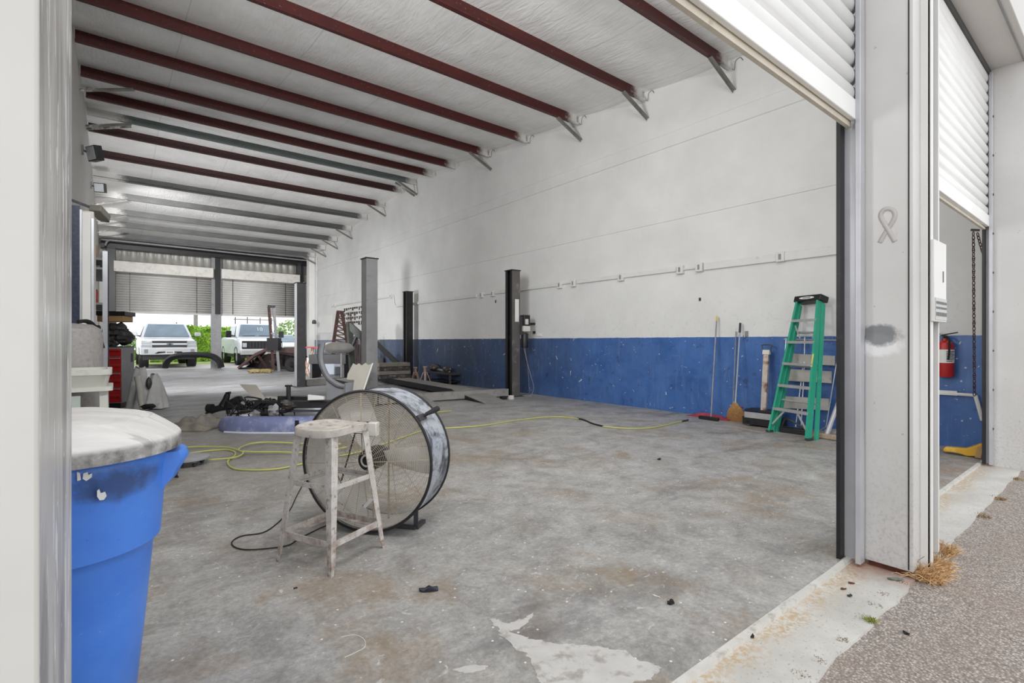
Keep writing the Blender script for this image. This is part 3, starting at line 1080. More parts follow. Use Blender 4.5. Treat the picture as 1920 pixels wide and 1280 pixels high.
o = obj('air_hose', MB().tube(smooth_path([G(x, y, .011) for x, y in ((770, 782), (800, 775), (825, 772), (846, 770))], 6), .008, 8), m_hose, loc=G(800, 775), label='short yellow hose length just behind the drum fan', cat='hose')

# grey creeper on castors and a black brush beside the bin
c0 = G(352, 858, .07)
cr = thing('creeper_dolly', 'small round grey dolly on castors beside the blue bin', 'dolly', (c0.x, c0.y, 0))
m_dolly = paint('speckled_grey_plastic', (150, 150, 154), .6, 0, .1, 8, ((168, 120, 108), .62, 20, .6))
obj('deck', MB().lathe([(.0005, .085), (.17, .085), (.185, .078), (.185, .062), (.17, .055), (.0005, .055)], (c0.x, c0.y, 0), 32), m_dolly, cr)
for a in (200, 290, 20, 110):
    q = V((c0.x + .13 * math.cos(R(a)), c0.y + .13 * math.sin(R(a)), .024))
    cst = obj('castor', MB().disc(q, .024, RGT, 16, .022), m_dkgrey, cr)
    obj('fork', MB().box(q + V((0, 0, .024)), (.034, .034, .016)), m_grey, cst)
b0 = G(322, 893, .0)
br = thing('floor_brush', 'black ribbed brush head on the floor against the blue bin', 'brush', b0)
dirb = (G(333, 908) - G(314, 884)).normalized()
obj('brush_block', MB().bar(b0 - dirb * .09 + V((0, 0, .05)), b0 + dirb * .09 + V((0, 0, .05)), .07, .03), m_black, br, bevel=.006)
mb = MB()
for k in range(9):
    for s_ in (-.02, .02):
        q = b0 + dirb * (-.08 + .02 * k) + V((-dirb.y, dirb.x, 0)) * s_
        mb.bar(q + V((0, 0, .037)), q + V((-dirb.y, dirb.x, 0)) * s_ * .8, .014, .012)
obj('bristles', mb, m_rubber, br, smooth=0)['kind'] = 'stuff'

# ================================================================== litter
m_leafd = paint('blackened_leaf', (38, 40, 52), .6, 0, .3, 40)
m_leafb = paint('dry_brown_leaf', (112, 66, 48), .8, 0, .3, 40)


def scrap(name, label, px, py, w_, dpt, mt, rot=0, z=0.0, hgt=.012, seed=0, group=None, cat='litter'):
    c = G(px, py, z)
    rnd = random.Random(seed)
    n = 11
    mb = MB()
    up, dn = [], []
    for k in range(n):
        a = 2 * math.pi * k / n
        r = rnd.uniform(.7, 1.15)
        x, y = math.cos(a) * w_ * r, math.sin(a) * dpt * r
        q = c + (RGT * math.cos(rot) + FWD * math.sin(rot)) * x + (FWD * math.cos(rot) - RGT * math.sin(rot)) * y
        zz = rnd.uniform(.1, 1) * hgt
        up.append(q + V((0, 0, zz + .002)))
        dn.append(q + V((0, 0, zz * .5)))
    cu, cd = c + V((0, 0, hgt * .7 + .002)), c + V((0, 0, .0))
    vs = up + dn + [cu, cd]
    fs = []
    for k in range(n):
        l = (k + 1) % n
        fs += [(k, l, 2 * n), (n + l, n + k, 2 * n + 1), (k, n + k, n + l, l)]
    mb.add(vs, fs)
    return obj(name, mb, mt, loc=c, label=label, cat=cat, group=group, smooth=0)


scrap('crumpled_leaf', 'crumpled blackish leaf lying on the floor in front of the stool and fan', 806, 1107, .048, .022, m_leafd, .15, 0, .022, 3, cat='leaf')
scrap('oil_clump', 'small black clump on the floor near the right end of the threshold', 1258, 1132, .016, .014, m_rubber, .4, 0, .016, 5)
scrap('plastic_scrap', 'tiny black scrap on the open floor right of the fan', 1236, 862, .018, .02, m_rubber, .8, 0, .02, 8)
scrap('plastic_scrap', 'pale sliver lying beside the small black clump', 1231, 1118, .022, .004, m_white, -.8, 0, .004, 9)
scrap('plastic_scrap', 'tiny dark scrap on the floor below the stool', 554, 1103, .010, .004, m_rubber, .6, 0, .005, 10)
scrap('dry_leaf', 'upper brown dry leaf on the pale apron by the pillar', 1596, 1094, .018, .007, m_leafb, -.3, -.016, .008, 11, cat='leaf')
scrap('dry_leaf', 'lower brown dry leaf on the pale apron by the pillar', 1582, 1105, .018, .008, m_leafb, .2, -.016, .008, 12, cat='leaf')
scrap('dark_pebble', 'dark grey pebble on the apron below the brown leaves', 1593, 1118, .010, .012, m_dkgrey, 0, -.016, .012, 13, cat='pebble')
scrap('dark_pebble', 'black grit lump lying in the rusty groove behind the threshold', 1409, 1194, .011, .012, m_rubber, 0, -.016, .012, 14, cat='pebble')
scrap('dark_pebble', 'black lump on the asphalt right of the pale apron', 1699, 1188, .010, .012, m_rubber, 0, -.03, .010, 15, cat='pebble')
scrap('dark_pebble', 'black lump lying near the bottom end of the pale apron', 1352, 1232, .010, .005, m_rubber, 0, -.016, .006, 16, cat='pebble')
scrap('plastic_scrap', 'pinkish scrap at the lower edge of the asphalt', 1512, 1274, .010, .008, paint('pink_scrap', (206, 140, 130), .7), 0, -.03, .01, 17)
scrap('dead_leaf', 'grey green dead leaf tucked under the pillar base', 1680, 1087, .04, .014, paint('grey_leaf', (112, 122, 112), .8), -.2, -.016, .012, 18, cat='leaf')
obj('straw', MB().tube([G(1718, 1068, -.01), G(1722, 1050, .06), G(1733, 1043, .1)], .002, 4), m_wood, loc=G(1718, 1068, -.02), label='dry bent grass stalk leaning on the pillar corner', cat='straw')


def tuft(name, label, spots, n, hgt, cols, seed):
    rnd = random.Random(seed)
    mb = MB()
    for _ in range(n):
        c, rad = rnd.choice(spots)
        a, r = rnd.uniform(0, 6.28), rad * math.sqrt(rnd.random())
        p = c + V((math.cos(a) * r, math.sin(a) * r, 0))
        d = V((rnd.uniform(-1, 1), rnd.uniform(-1, 1), rnd.uniform(.3, 1.4))).normalized()
        L_ = hgt * rnd.uniform(.4, 1)
        s_ = d.orthogonal().normalized() * rnd.uniform(.0012, .0026)
        m_ = p + d * L_ * .6
        q = p + d * L_ + V((0, 0, -L_ * .25))
        mb.add([p - s_, p + s_, m_ + s_, m_ - s_], [(0, 1, 2, 3)])
        mb.add([m_ - s_, m_ + s_, q], [(0, 1, 2)])
    t = NT(name + '_blades')
    col = t.mix(t.rng(t.noise(60, 3, .6), .3, .7), lin(cols[0]), lin(cols[1]))
    t.out(col, .8)
    return obj(name, mb, t.m, loc=spots[0][0], label=label, cat='grass', kind='stuff', smooth=0)


tuft('dry_grass', 'orange dry grass heaped at the foot of the front pillar', [(G(1740, 1078, -.03), .04), (G(1752, 1062, -.03), .04), (G(1772, 1040, -.03), .04), (G(1725, 1086, -.03), .035), (G(1760, 1075, -.03), .05), (G(1745, 1090, -.03), .05)], 800, .15, ((176, 136, 92), (246, 214, 166)), 1)
tuft('dry_grass', 'thin line of dead grass along the apron and asphalt seam', [(G(1690, 1095, -.03), .03), (G(1660, 1120, -.03), .02), (G(1620, 1165, -.03), .03), (G(1580, 1205, -.03), .02), (G(1500, 1272, -.03), .03), (G(1540, 1245, -.03), .02), (G(1840, 968, -.03), .05), (G(1870, 935, -.03), .05), (G(1905, 898, -.03), .06), (G(1640, 1140, -.03), .02)], 900, .035, ((120, 92, 60), (190, 160, 104)), 2)
tuft('weed', 'small green weed growing at the apron edge', [(G(1632, 1165, -.02), .02)], 90, .04, ((130, 140, 70), (190, 190, 110)), 3)
# ================================================================== step ladder
m_green = paint('green_fibreglass', (52, 164, 134), .4, 0, .07, 4, ((120, 196, 170), .6, 9, .5))
m_step = paint('worn_ladder_tread', (178, 180, 180), .45, .35, .1, 14, ((120, 118, 114), .6, 16, .5))
A0, B0 = G(1443, 810), G(1517, 826)          # front feet
T0 = AX(1533, 556, 7.30)
mid = (A0 + B0) / 2
across = (B0 - A0).normalized()
wb = (B0 - A0).length
TP = V((7.26, (mid.y + T0.y) / 2 + .03, T0.z))
lean = (TP - mid)
lad = thing('step_ladder', 'green fibreglass step ladder folded and leaning on the blue wall', 'ladder', mid)
HT = lean.length
ld = lean.normalized()
nl = across.cross(ld).normalized()
if nl.x > 0:
    nl = -nl                                  # front of the treads, away from the wall
wt = .34


def lp_(s_, q, off=0.0):       # s_: -1/+1 side, q: 0 bottom..1 top
    wd = wb + (wt - wb) * q
    return mid + ld * HT * q + across * s_ * wd / 2 + nl * off


for s_ in (-1, 1):
    mb = MB()
    rows = []
    for q in (0, .985):
        c_ = lp_(s_, q)
        i_ = -across * s_
        rows.append([c_ + nl * .04, c_ + nl * .04 + i_ * .03, c_ + nl * .034 + i_ * .03, c_ + nl * .034 + i_ * .006, c_ - nl * .034 + i_ * .006, c_ - nl * .034 + i_ * .03, c_ - nl * .04 + i_ * .03, c_ - nl * .04])
    obj('side_rail', mb.loft(rows), m_green, lad, smooth=20)
    mb = MB()
    mb.bar(lp_(s_, .015, -.115), lp_(s_, .95, -.055), .026, .05, nl)
    obj('rear_rail', mb, m_green, lad)
    obj('rubber_foot', MB().box(lp_(s_, .008) + V((0, 0, .004)), (.085, .05, .022), math.atan2(nl.y, nl.x)), m_dkgrey, lad)
ups = [(q - .0) for q in (.175, .345, .505, .665, .825)]
for k, q in enumerate(ups):
    a, b_ = lp_(-1, q, .005), lp_(1, q, .005)
    i_ = across * .006
    obj('step', MB().bar(a + i_, b_ - i_, .085, .022, V((0, 0, 1))).bar(a + i_ + nl * .04 - V((0, 0, .015)), b_ - i_ + nl * .04 - V((0, 0, .015)), .006, .035), m_step, lad)
for s_ in (-1, 1):                             # knee braces under the lowest tread and spreaders below the top one
    obj('brace', MB().bar(lp_(s_, .06, .02) - across * s_ * .03, lp_(s_ * .35, .165, .02), .025, .005, nl), m_step, lad)
    obj('spreader', MB().bar(lp_(s_, .79, -.01) - across * s_ * .03, lp_(s_ * .45, .70, -.05), .018, .006, nl), m_step, lad)
for q in (.25, .5, .75):
    obj('rear_bar', MB().bar(lp_(-1, q, -.09), lp_(1, q, -.09), .02, .03, nl), m_step, lad)
cp = mid + ld * (HT * .985)
cap = obj('top_cap', MB().box(cp - nl * .03, (wt + .07, .15, .085), 0, Matrix((across, nl, across.cross(nl))).transposed()), m_black, lad, bevel=.012, label='black moulded top cap')
mo_ = cp + nl * .047
e_up = across.cross(nl).normalized()
if e_up.z < 0:
    e_up = -e_up
ov = [mo_ + across * .115 * math.cos(2 * math.pi * k / 28) + e_up * .018 * math.sin(2 * math.pi * k / 28) for k in range(28)]
obj('badge', MB().prism(ov, nl * .002), m_white, cap, label='white oval badge')
tx = text('badge_lettering', 'WERNER', .030, mo_ + nl * .003, across, e_up, m_black, cap, .0008)
obj('label_sticker', MB().box(lp_(1, .53, .042) - across * .012, (.022, .003, .17), 0, Matrix((across, nl, ld)).transposed()), paint('yellow_sticker', (216, 210, 120), .6), lad, label='faded yellow sticker')

# ------------------------------------------------------------------ frame of pale boards behind the ladder
m_board = paint('pale_board', (176, 172, 166), .75, 0, .1, 9, ((140, 118, 102), .58, 8, .6))
xw = 7.42
fr = thing('board_rack', 'wire rack with three pale cross boards leaning behind the green ladder', 'rack', (7.2, 2.6, 0))


def wx(px, py, dx=0.0):
    return AX(px, py, xw - dx)


for py0, py1, pa, pb in ((664, 681, 1478, 1566), (693, 714, 1470, 1560), (744, 765, 1465, 1555)):
    dx = .04 + (py0 - 640) / 160 * .16
    mb = MB()
    a, b_, c_, d_ = wx(pa, py0 - 2, dx), wx(pb, py0 + 3, dx), wx(pb, py1 + 4, dx), wx(pa, py1 - 1, dx)
    obj('cross_board', mb.prism([a, b_, c_, d_], (-.022, 0, 0)), m_board, fr)
for (ax_, ay_), (bx_, by_) in (((1576, 634), (1549, 800)), ((1509, 632), (1508, 690)), ((1505, 690), (1492, 800)), ((1508, 690), (1502, 800)), ((1474, 634), (1462, 796))):
    z0 = .01
    p = wx(ax_, ay_, .02)
    q = wx(bx_, by_, .05 + (by_ - 640) / 160 * .14)
    obj('rod', MB().tube([p, q], .008, 6), m_galv, fr)
obj('top_rod', MB().tube([wx(1470, 636, .02), wx(1576, 638, .02)], .011, 8), m_galv, fr)
ftp = wx(1549, 800, .19)
obj('foot_rod', MB().tube([V((ftp.x, ftp.y, ftp.z)), V((ftp.x - .02, ftp.y + .1, .012)), V((ftp.x - .02, ftp.y + 1.0, .012))], .008, 6), m_galv, fr)

# ------------------------------------------------------------------ mops, brooms and jack along the wall
m_straw = paint('broom_straw', (186, 140, 88), .9, 0, .2, 30)
m_pole = paint('worn_grey_pole', (140, 140, 146), .5, .2, .2, 12, ((90, 84, 80), .55, 18, .6))


def pole_thing(name, label, cat, top, base, r, mt=None, grip=None):
    t = thing(name, label, cat, (base.x, base.y, 0))
    obj('handle', MB().tube([base, top], r, 8), mt or m_pole, t)
    if grip:
        k, g, gm = grip
        obj('grip', MB().tube([top.lerp(base, k), top + (top - base).normalized() * .004], g, 8), gm, t)
    return t


bs = G(1333, 783, .03)
mp = pole_thing('floor_squeegee', 'long mop pole with a yellow tip standing on a red rag', 'mop', AX(1344, 593, 7.40), bs, .011, None, (.045, .014, paint('yellow_tip', (206, 192, 100), .6)))
obj('mop_block', MB().bar(bs + V((-.06, .16, 0)), bs + V((-.06, -.16, 0)), .05, .05), m_black, mp, bevel=.008)
rg = G(1330, 783, 0)
mb = MB()


def ragf(u, v_):
    x = rg.x + .02 + (v_ - .5) * .22
    y = rg.y + (.5 - u) * .72
    e_ = max(0, 1 - (2 * u - 1) ** 2) * max(0, 1 - (2 * v_ - 1) ** 2)
    return V((x, y, .004 + e_ * (.05 + .05 * noise.noise(V((u * 5, v_ * 4, 1))))))


obj('rag', mb.grid(ragf, 24, 10), paint('faded_red_cloth', (158, 62, 76), .95, 0, .25, 9), loc=rg, solid=.004, label='crumpled red rag on the floor under the mop', cat='rag')

bs = G(1379, 788, .05)
bt = AX(1388, 606, 7.40)
bm = pole_thing('straw_broom', 'straw broom with a black grip standing against the blue wall', 'broom', bt, bs + V((0, 0, .25)), .012, paint('pale_blue_pole', (150, 160, 176), .5, .2, .12, 10), (.12, .017, m_black))
cb = G(1380, 789, 0)
mb = MB()
rows = []
for z, wy, wx_ in ((0.0, .155, .05), (.10, .15, .05), (.2, .105, .04), (.27, .05, .03), (.32, .022, .02)):
    c_ = cb.lerp(bs + V((0, 0, .25)), min(1, z / .3)) if z > 0 else cb
    rows.append([V((c_.x + .02 + math.cos(a) * wx_, c_.y + math.sin(a) * wy + z * .05, z)) for a in [2 * math.pi * k / 20 for k in range(20)]])
obj('broom_head', mb.loft(rows), m_straw, bm, label='splayed tan straw head')
mb = MB()
for z in (.17, .21):
    mb.add(*(lambda q: (q.v, q.f))(MB().tube([V((cb.x + .02 + math.cos(a) * .05, cb.y + math.sin(a) * .13 * (1 - z), z)) for a in [2 * math.pi * k / 20 for k in range(20)]], .004, 4, True)))
obj('stitching', mb, m_red, bm)
pole_thing('spare_pole', 'thin bare pole leaning just left of the straw broom', 'pole', AX(1380, 621, 7.44), AX(1374, 770, 7.36), .009)
hk = thing('wall_hook', 'small metal wall hook right of the straw broom grip', 'hook', AX(1400, 628, 7.47))
obj('plate', MB().box(AX(1400, 626, 7.475), (.01, .05, .09)), m_grey, hk)
obj('prong', MB().tube(smooth_path([AX(1400, 630, 7.47), AX(1394, 633, 7.42), AX(1394, 628, 7.39)], 4), .006, 6), m_grey, hk)

jb = G(1415, 788, 0)
jk = thing('floor_jack', 'low black floor jack with a rusty upright handle by the broom', 'jack', jb)
m_rusty = paint('rust_streaked_white', (190, 178, 168), .6, .1, .15, 8, ((112, 66, 50), .5, 6, .9))
hx_t, hx_b = AX(1437, 665, 7.32), AX(1432, 770, 7.16)
obj('handle_post', MB().bar(hx_b, hx_t, .075, .05, (1, 0, 0)), m_rusty, jk, bevel=.006, label='rust-streaked upright post')
obj('handle_socket', MB().bar(hx_t, hx_t + V((.01, 0, .07)), .1, .06, (1, 0, 0)), m_whitedirty, jk, bevel=.01)
g0 = hx_t + V((.01, 0, .05))
obj('d_grip', MB().tube(smooth_path([g0 + V((0, .05, 0)), g0 + V((0, .062, .05)), g0 + V((0, .06, .09)), g0 + V((0, -.06, .09)), g0 + V((0, -.062, .05)), g0 + V((0, -.05, 0))], 4), .009, 6), m_dkgrey, jk)
obj('jack_body', MB().bb((7.06, 3.10, .02), (7.34, 3.60, .13)).bb((7.09, 3.14, .2), (7.32, 3.58, .235)), m_black, jk, bevel=.006)
obj('side_plate', MB().bb((7.045, 3.12, .12), (7.06, 3.56, .20)), m_alu, jk, label='bare metal side plate')
for y in (3.18, 3.52):
    obj('wheel', MB().disc((7.08, y, .04), .04, (1, 0, 0), 16, .04), m_dkgrey, jk)
obj('flat_bar', MB().bar(G(1368, 798, .006), G(1432, 811, .006), .03, .012), m_alu, loc=G(1400, 804), label='flat metal bar lying on the floor left of the ladder foot', cat='metal bar')
# dark parts on the floor behind the ladder
pj = thing('pipe_jack', 'small dark jack lying on the floor behind the green ladder', 'jack', G(1475, 800))
q = G(1475, 800, .09)
obj('jack_arm', MB().tube(smooth_path([q + V((.12, .12, -.05)), q + V((.1, .05, .09)), q + V((.1, -.1, .03)), q + V((.12, -.25, -.06))], 5), .014, 8), m_dkgrey, pj)
obj('jack_base', MB().box(q + V((.12, -.05, -.055)), (.14, .34, .07)), m_black, pj, bevel=.01)
obj('rag', MB().blob(V((7.18, 2.35, .05)), (.16, .22, .05), 4), paint('pale_rag', (170, 168, 170), .9, 0, .2, 12), loc=(7.18, 2.35, 0), label='pale crumpled rag on the floor under the ladder', cat='rag')

bs = G(1550, 815, .05)
m2 = pole_thing('deck_brush', 'thick pale pole with a scrub brush head right of the ladder', 'brush', AX(1592, 700, 7.38), bs, .026, paint('pale_pipe', (190, 190, 194), .45, .2, .1, 8))
obj('brush_head', MB().bar(bs + V((0, .16, -.015)), bs + V((0, -.14, -.015)), .11, .065), paint('tan_bristle', (160, 142, 124), .95, 0, .25, 40), m2, bevel=.014)
pole_thing('thin_pole', 'thin grey pole leaning right of the brush pole', 'pole', AX(1600, 640, 7.46), AX(1584, 812, 7.40), .009)
t = thing('wood_plank', 'narrow brown plank leaning by the right door guide', 'plank', (7.40, 1.95, 0))
obj('plank', MB().bar(V((7.34, 2.05, .42)), V((7.45, 1.98, 1.2)), .10, .022, (1, 0, 0)), paint('brown_plank', (160, 136, 116), .8, 0, .15, 8), t)
obj('lower_board', MB().bar(V((7.30, 2.08, .0)), V((7.35, 2.05, .44)), .13, .02, (1, 0, 0)), m_board, t)

# ------------------------------------------------------------------ raceway and boxes on the long wall
m_race = paint('white_raceway', (216, 215, 212), .5, 0, .05, 5, ((160, 156, 150), .64, 8, .5))
rc = thing('cable_raceway', 'white cable raceway with outlet boxes along the long right wall', 'raceway', (7.46, 9, 2.4))
ZR = 2.405


def yx(px):                    # distance along the right wall for a column of the photograph
    r = ray(px, 640)
    return XR / r.x * r.y


def chan(pa, pb, z, h_=.075, d_=.045):
    obj('raceway_channel', MB().bb((XR - d_, yx(pa), z - h_ / 2), (XR, yx(pb), z + h_ / 2)), m_race, rc, bevel=.006)


chan(1600, 1470, ZR, .12)
chan(1460, 1322, ZR, .11)
chan(1270, 1084, ZR + .02)
chan(1048, 930, ZR + .02)
chan(895, 745, ZR)
chan(735, 622, ZR + .36)
for pa, pb, z in ((1310, 1280, ZR), (1075, 1055, ZR + .02), (922, 905, ZR + .01)):
    obj('pipe', MB().tube([V((XR - .025, yx(pa), z)), V((XR - .025, yx(pb), z))], .015, 8), m_race, rc)
obj('pipe', MB().tube(smooth_path([V((XR - .03, yx(735), ZR + .36)), V((XR - .03, yx(739), ZR + .36)), V((XR - .03, yx(741), ZR + .1)), V((XR - .03, yx(745), ZR)), V((XR - .03, yx(752), ZR))], 6), .02, 8), m_race, rc)
for px_ in (1466, 1314, 1278, 1167, 1078, 1052, 926, 905, 735, 630):
    z = ZR + (.36 if px_ < 740 else 0)
    bx = obj('outlet_box', MB().box((XR - .035, yx(px_), z), (.07, .12, .14)), m_race, rc, bevel=.008)
    obj('socket_face', MB().bb((XR - .074, yx(px_) - .018, z - .04), (XR - .069, yx(px_) + .018, z + .04)), m_grey, bx)
obj('conduit', MB().tube([V((XR - .03, 24.3, .2)), V((XR - .03, 24.3, 5.2))], .025, 8), m_race, loc=(XR - .03, 24.3, .2), label='white vertical conduit at the far end of the right wall', cat='conduit')
for px_, py_, w_, h_, mt, lb in ((998, 607, .22, .05, m_dkgrey, 'dark label strip on the white wall right of the black lift post'), (1002, 623, .07, .06, m_black, 'small black switch on the wall just above the blue paint'),
                                 (1313, 561, .03, .05, m_dkgrey, 'small grey stub on the white wall under the raceway'), (930, 565, .03, .07, m_dkgrey, 'small dark stub on the wall left of the black lift post')):
    p = AX(px_, py_, XR)
    obj('wall_fitting', MB().box((XR - .012, p.y, p.z), (.024, w_, h_)), mt, loc=p, label=lb, cat='fitting', bevel=.003)
p = AX(1011, 628, XR)
obj('wall_fitting', MB().box((XR - .012, p.y, p.z), (.024, .16, .06)), m_white, loc=p, label='white plate on the blue paint line right of the lift post', cat='fitting', bevel=.003)

# ------------------------------------------------------------------ through the second doorway
ep = AX(1771, 664, 7.36)
EX, EY_, EB = 7.37, ep.y, .80
ex = thing('fire_extinguisher', 'red fire extinguisher hanging on the wall beyond the second roll-up door', 'fire extinguisher', (EX, EY_, EB))
obj('cylinder', MB().lathe([(.0005, 0), (.075, 0), (.083, .012), (.083, .34), (.07, .385), (.03, .41), (.028, .43), (.0005, .43)], (EX, EY_, EB), 28), m_red, ex)
obj('label_band', MB().lathe([(.0838, .16), (.0842, .16), (.0842, .31), (.0838, .31)], (EX, EY_, EB), 28), m_white, ex, label='white instruction label')
mb = MB()
for k in range(7):
    mb.add(*(lambda q: (q.v, q.f))(MB().lathe([(.0845, .175 + k * .018), (.085, .175 + k * .018), (.085, .183 + k * .018), (.0845, .183 + k * .018)], (EX, EY_, EB), 10, None, R(200), R(200 + 40 + (k * 37) % 25))))
obj('print', mb, m_dkgrey, ex)
obj('valve', MB().bb((EX - .022, EY_ - .022, EB + .42), (EX + .022, EY_ + .022, EB + .47)), m_dkgrey, ex, bevel=.004)
obj('lever', MB().bar((EX - .02, EY_ + .03, EB + .47), (EX - .05, EY_ - .12, EB + .50), .022, .012), m_black, ex)
obj('lever', MB().bar((EX - .02, EY_ + .04, EB + .48), (EX - .05, EY_ + .10, EB + .53), .022, .012), m_black, ex)
obj('hose', MB().tube(smooth_path([V((EX - .03, EY_, EB + .45)), V((EX - .08, EY_ - .05, EB + .44)), V((EX - .11, EY_ - .06, EB + .32)), V((EX - .1, EY_ - .05, EB + .2))], 6), .010, 8), m_rubber, ex)
obj('bracket', MB().bb((EX + .08, EY_ - .03, EB + .1), (XR - .001, EY_ + .03, EB + .4)), m_dkgrey, ex)


def chain(mb, path, pitch=.034, r=.0042, a=.024, b_=.012):
    pts = smooth_path(path, 30)
    acc, last, k = 0, pts[0], 0
    for p in pts[1:]:
        seg = (p - last).length
        acc += seg
        last_dir = (p - last).normalized() if seg > 1e-9 else V((0, 0, -1))
        last = p
        if acc >= pitch:
            acc -= pitch
            side = last_dir.orthogonal().normalized()
            if k % 2:
                side = last_dir.cross(side)
            mb.tube([p + last_dir * a * math.cos(2 * math.pi * i / 10) + side * b_ * math.sin(2 * math.pi * i / 10) for i in range(10)], r, 5, True)
            k += 1
    return mb


ca = AX(1825, 432, 7.05)
cb_ = AX(1827, 742, 7.05)
cc_ = AX(1832, 434, 7.05)
cd_ = AX(1848, 492, 7.05)
ch = thing('hoist_chain', 'rusty hand chain hanging below the second roll-up door', 'chain', ca)
obj('chain_run', chain(MB(), [ca, ca.lerp(cb_, .33), ca.lerp(cb_, .66), cb_]), m_brown, ch)
obj('chain_run', chain(MB(), [cc_, cc_.lerp(cd_, .3) + V((0, 0, -.01)), cd_, cd_ + V((.05, -.03, -.25))]), m_brown, ch)
obj('chain_shackle', MB().tube([ca + V((-.0, .02, .01)), cc_ + V((0, -.02, .01))], .012, 6), m_dkgrey, ch)
# white pipe along the blue wall
pa, pb_, pc_ = AX(1745, 735, 7.44), AX(1829, 741, 7.44), AX(1842, 788, 7.44)
wp = thing('plastic_pipe', 'white plastic pipe fixed along the blue wall under the extinguisher', 'pipe', pb_)
obj('pipe_run', MB().tube([pa, pb_], .018, 8), m_white, wp)
obj('pipe_drop', MB().tube([pb_, pc_], .02, 8), m_white, wp)
obj('pipe_clip', MB().box(AX(1778, 736, 7.45), (.05, .16, .05)), m_white, wp)
# yellow plastic piece on the floor
m_yel = paint('worn_yellow_plastic', (222, 172, 52), .5, 0, .12, 6, ((236, 214, 130), .55, 10, .6))
ol = [(1767, 843), (1772, 838), (1790, 839), (1810, 841), (1822, 838), (1838, 832), (1843, 833), (1840, 850), (1835, 856), (1812, 855), (1800, 851), (1785, 848), (1770, 847)]
base = G(1808, 855, 0)
yl_ = thing('plastic_piece', 'flattened yellow plastic piece lying on the floor by the second doorway', 'plastic piece', base)


def ypt(x, y, dz=0):
    r = ray(x, y)
    pl_ = 6.95
    return AX(x, y, pl_)


yo = [ypt(x, y) for x, y in ol]
zmin = min(p.z for p in yo)
yo = [V((p.x, p.y, max(p.z, .006))) for p in yo]
obj('panel', MB().prism(yo, (.09, .01, .0)), m_yel, yl_, bevel=.012)
obj('flap', MB().bar(ypt(1840, 838) + V((-.02, 0, 0)), V((ypt(1836, 862).x - .06, ypt(1836, 862).y, .015)), .05, .012), m_tan, yl_)
# ================================================================== four-post lift
m_colg = paint('grey_lift_column', (138, 138, 138), .5, .2, .12, 3, ((104, 100, 96), .58, 7, .6))
m_colb = paint('black_lift_column', (40, 39, 41), .42, .2, .2, 3, ((92, 88, 84), .62, 7, .5))
m_colm = paint('dusty_lift_face', (96, 92, 89), .5, .2, .2, 3, ((150, 146, 142), .55, 5, .6))
m_dust = paint('dusty_runway', (142, 139, 135), .8, 0, .12, 5, ((96, 94, 92), .56, 6, .7))
LA, LC, LD, LB = V((3.74, 9.05, 0)), V((6.83, 8.62, 0)), V((3.84, 13.95, 0)), V((7.16, 14.3, 0))
lift = thing('car_lift', 'four-post car lift with two grey and two black columns, runways lowered to the floor', 'car lift', (5.3, 11.4, 0))


def column(p, sx, mt, mt2, lab):
    w_, dpt, th, H = .22, .24, .012, 2.74
    x0 = p.x - sx * w_ / 2                     # closed back of the channel
    mb = MB()
    mb.bb((x0, p.y - dpt / 2, 0), (x0 + sx * th, p.y + dpt / 2, H))
    mb.bb((x0, p.y + dpt / 2 - th, 0), (x0 + sx * w_, p.y + dpt / 2, H))
    for s_ in (-1, 1):
        mb.bb((x0 + sx * (w_ - th), p.y + s_ * dpt / 2, 0), (x0 + sx * w_, p.y + s_ * (dpt / 2 - .07), H))
    c_ = obj('column', mb, mt, lift, bevel=.004, label=lab)
    obj('front_face', MB().bb((x0 + sx * .002, p.y - dpt / 2 - .001, 0), (x0 + sx * (w_ - .002), p.y - dpt / 2 + th, H)), mt2, c_)
    obj('cap_plate', MB().bb((p.x - .125, p.y - .135, H), (p.x + .125, p.y + .135, H + .02)), m_black, c_)
    obj('base_plate', MB().bb((p.x - .19, p.y - .19, 0), (p.x + .19, p.y + .19, .018)), m_dkgrey, c_)
    obj('ladder_rail', MB().bb((p.x - .03, p.y - .012, .05), (p.x + .03, p.y + .012, H - .06)), m_black, c_)
    mb = MB()
    for a, b in ((-.08, -.09), (.08, -.09), (-.08, .09), (.08, .09)):
        mb.lathe([(.0005, .012), (.016, .012), (.016, 0)], (p.x + a, p.y + b, H + .02), 8)
    obj('bolt', mb, m_alu, c_)['kind'] = 'stuff'
    return c_


column(LA, 1, m_colg, m_colg, 'grey column nearest the drum fan')
cC = column(LC, -1, m_colb, m_colm, 'black column carrying the pump unit')
column(LD, 1, m_grey, m_dkgrey, 'grey column by the back doors')
column(LB, -1, m_colb, m_colb, 'black column against the far blue wall')
obj('instruction_label', MB().bb((LC.x - .03, LC.y - .126, 1.63), (LC.x + .075, LC.y - .1215, 2.12)), m_white, cC, label='white paper strip')
for a, b_ in ((LA, LC), (LD, LB)):
    d_ = (b_ - a).normalized()
    obj('crossbeam', MB().bar(a + d_ * .15 + V((0, .0, .10)), b_ - d_ * .15 + V((0, .0, .10)), .16, .15), m_dust, lift)
dv = V((.085, .9964, 0))
sd = V((dv.y, -dv.x, 0))


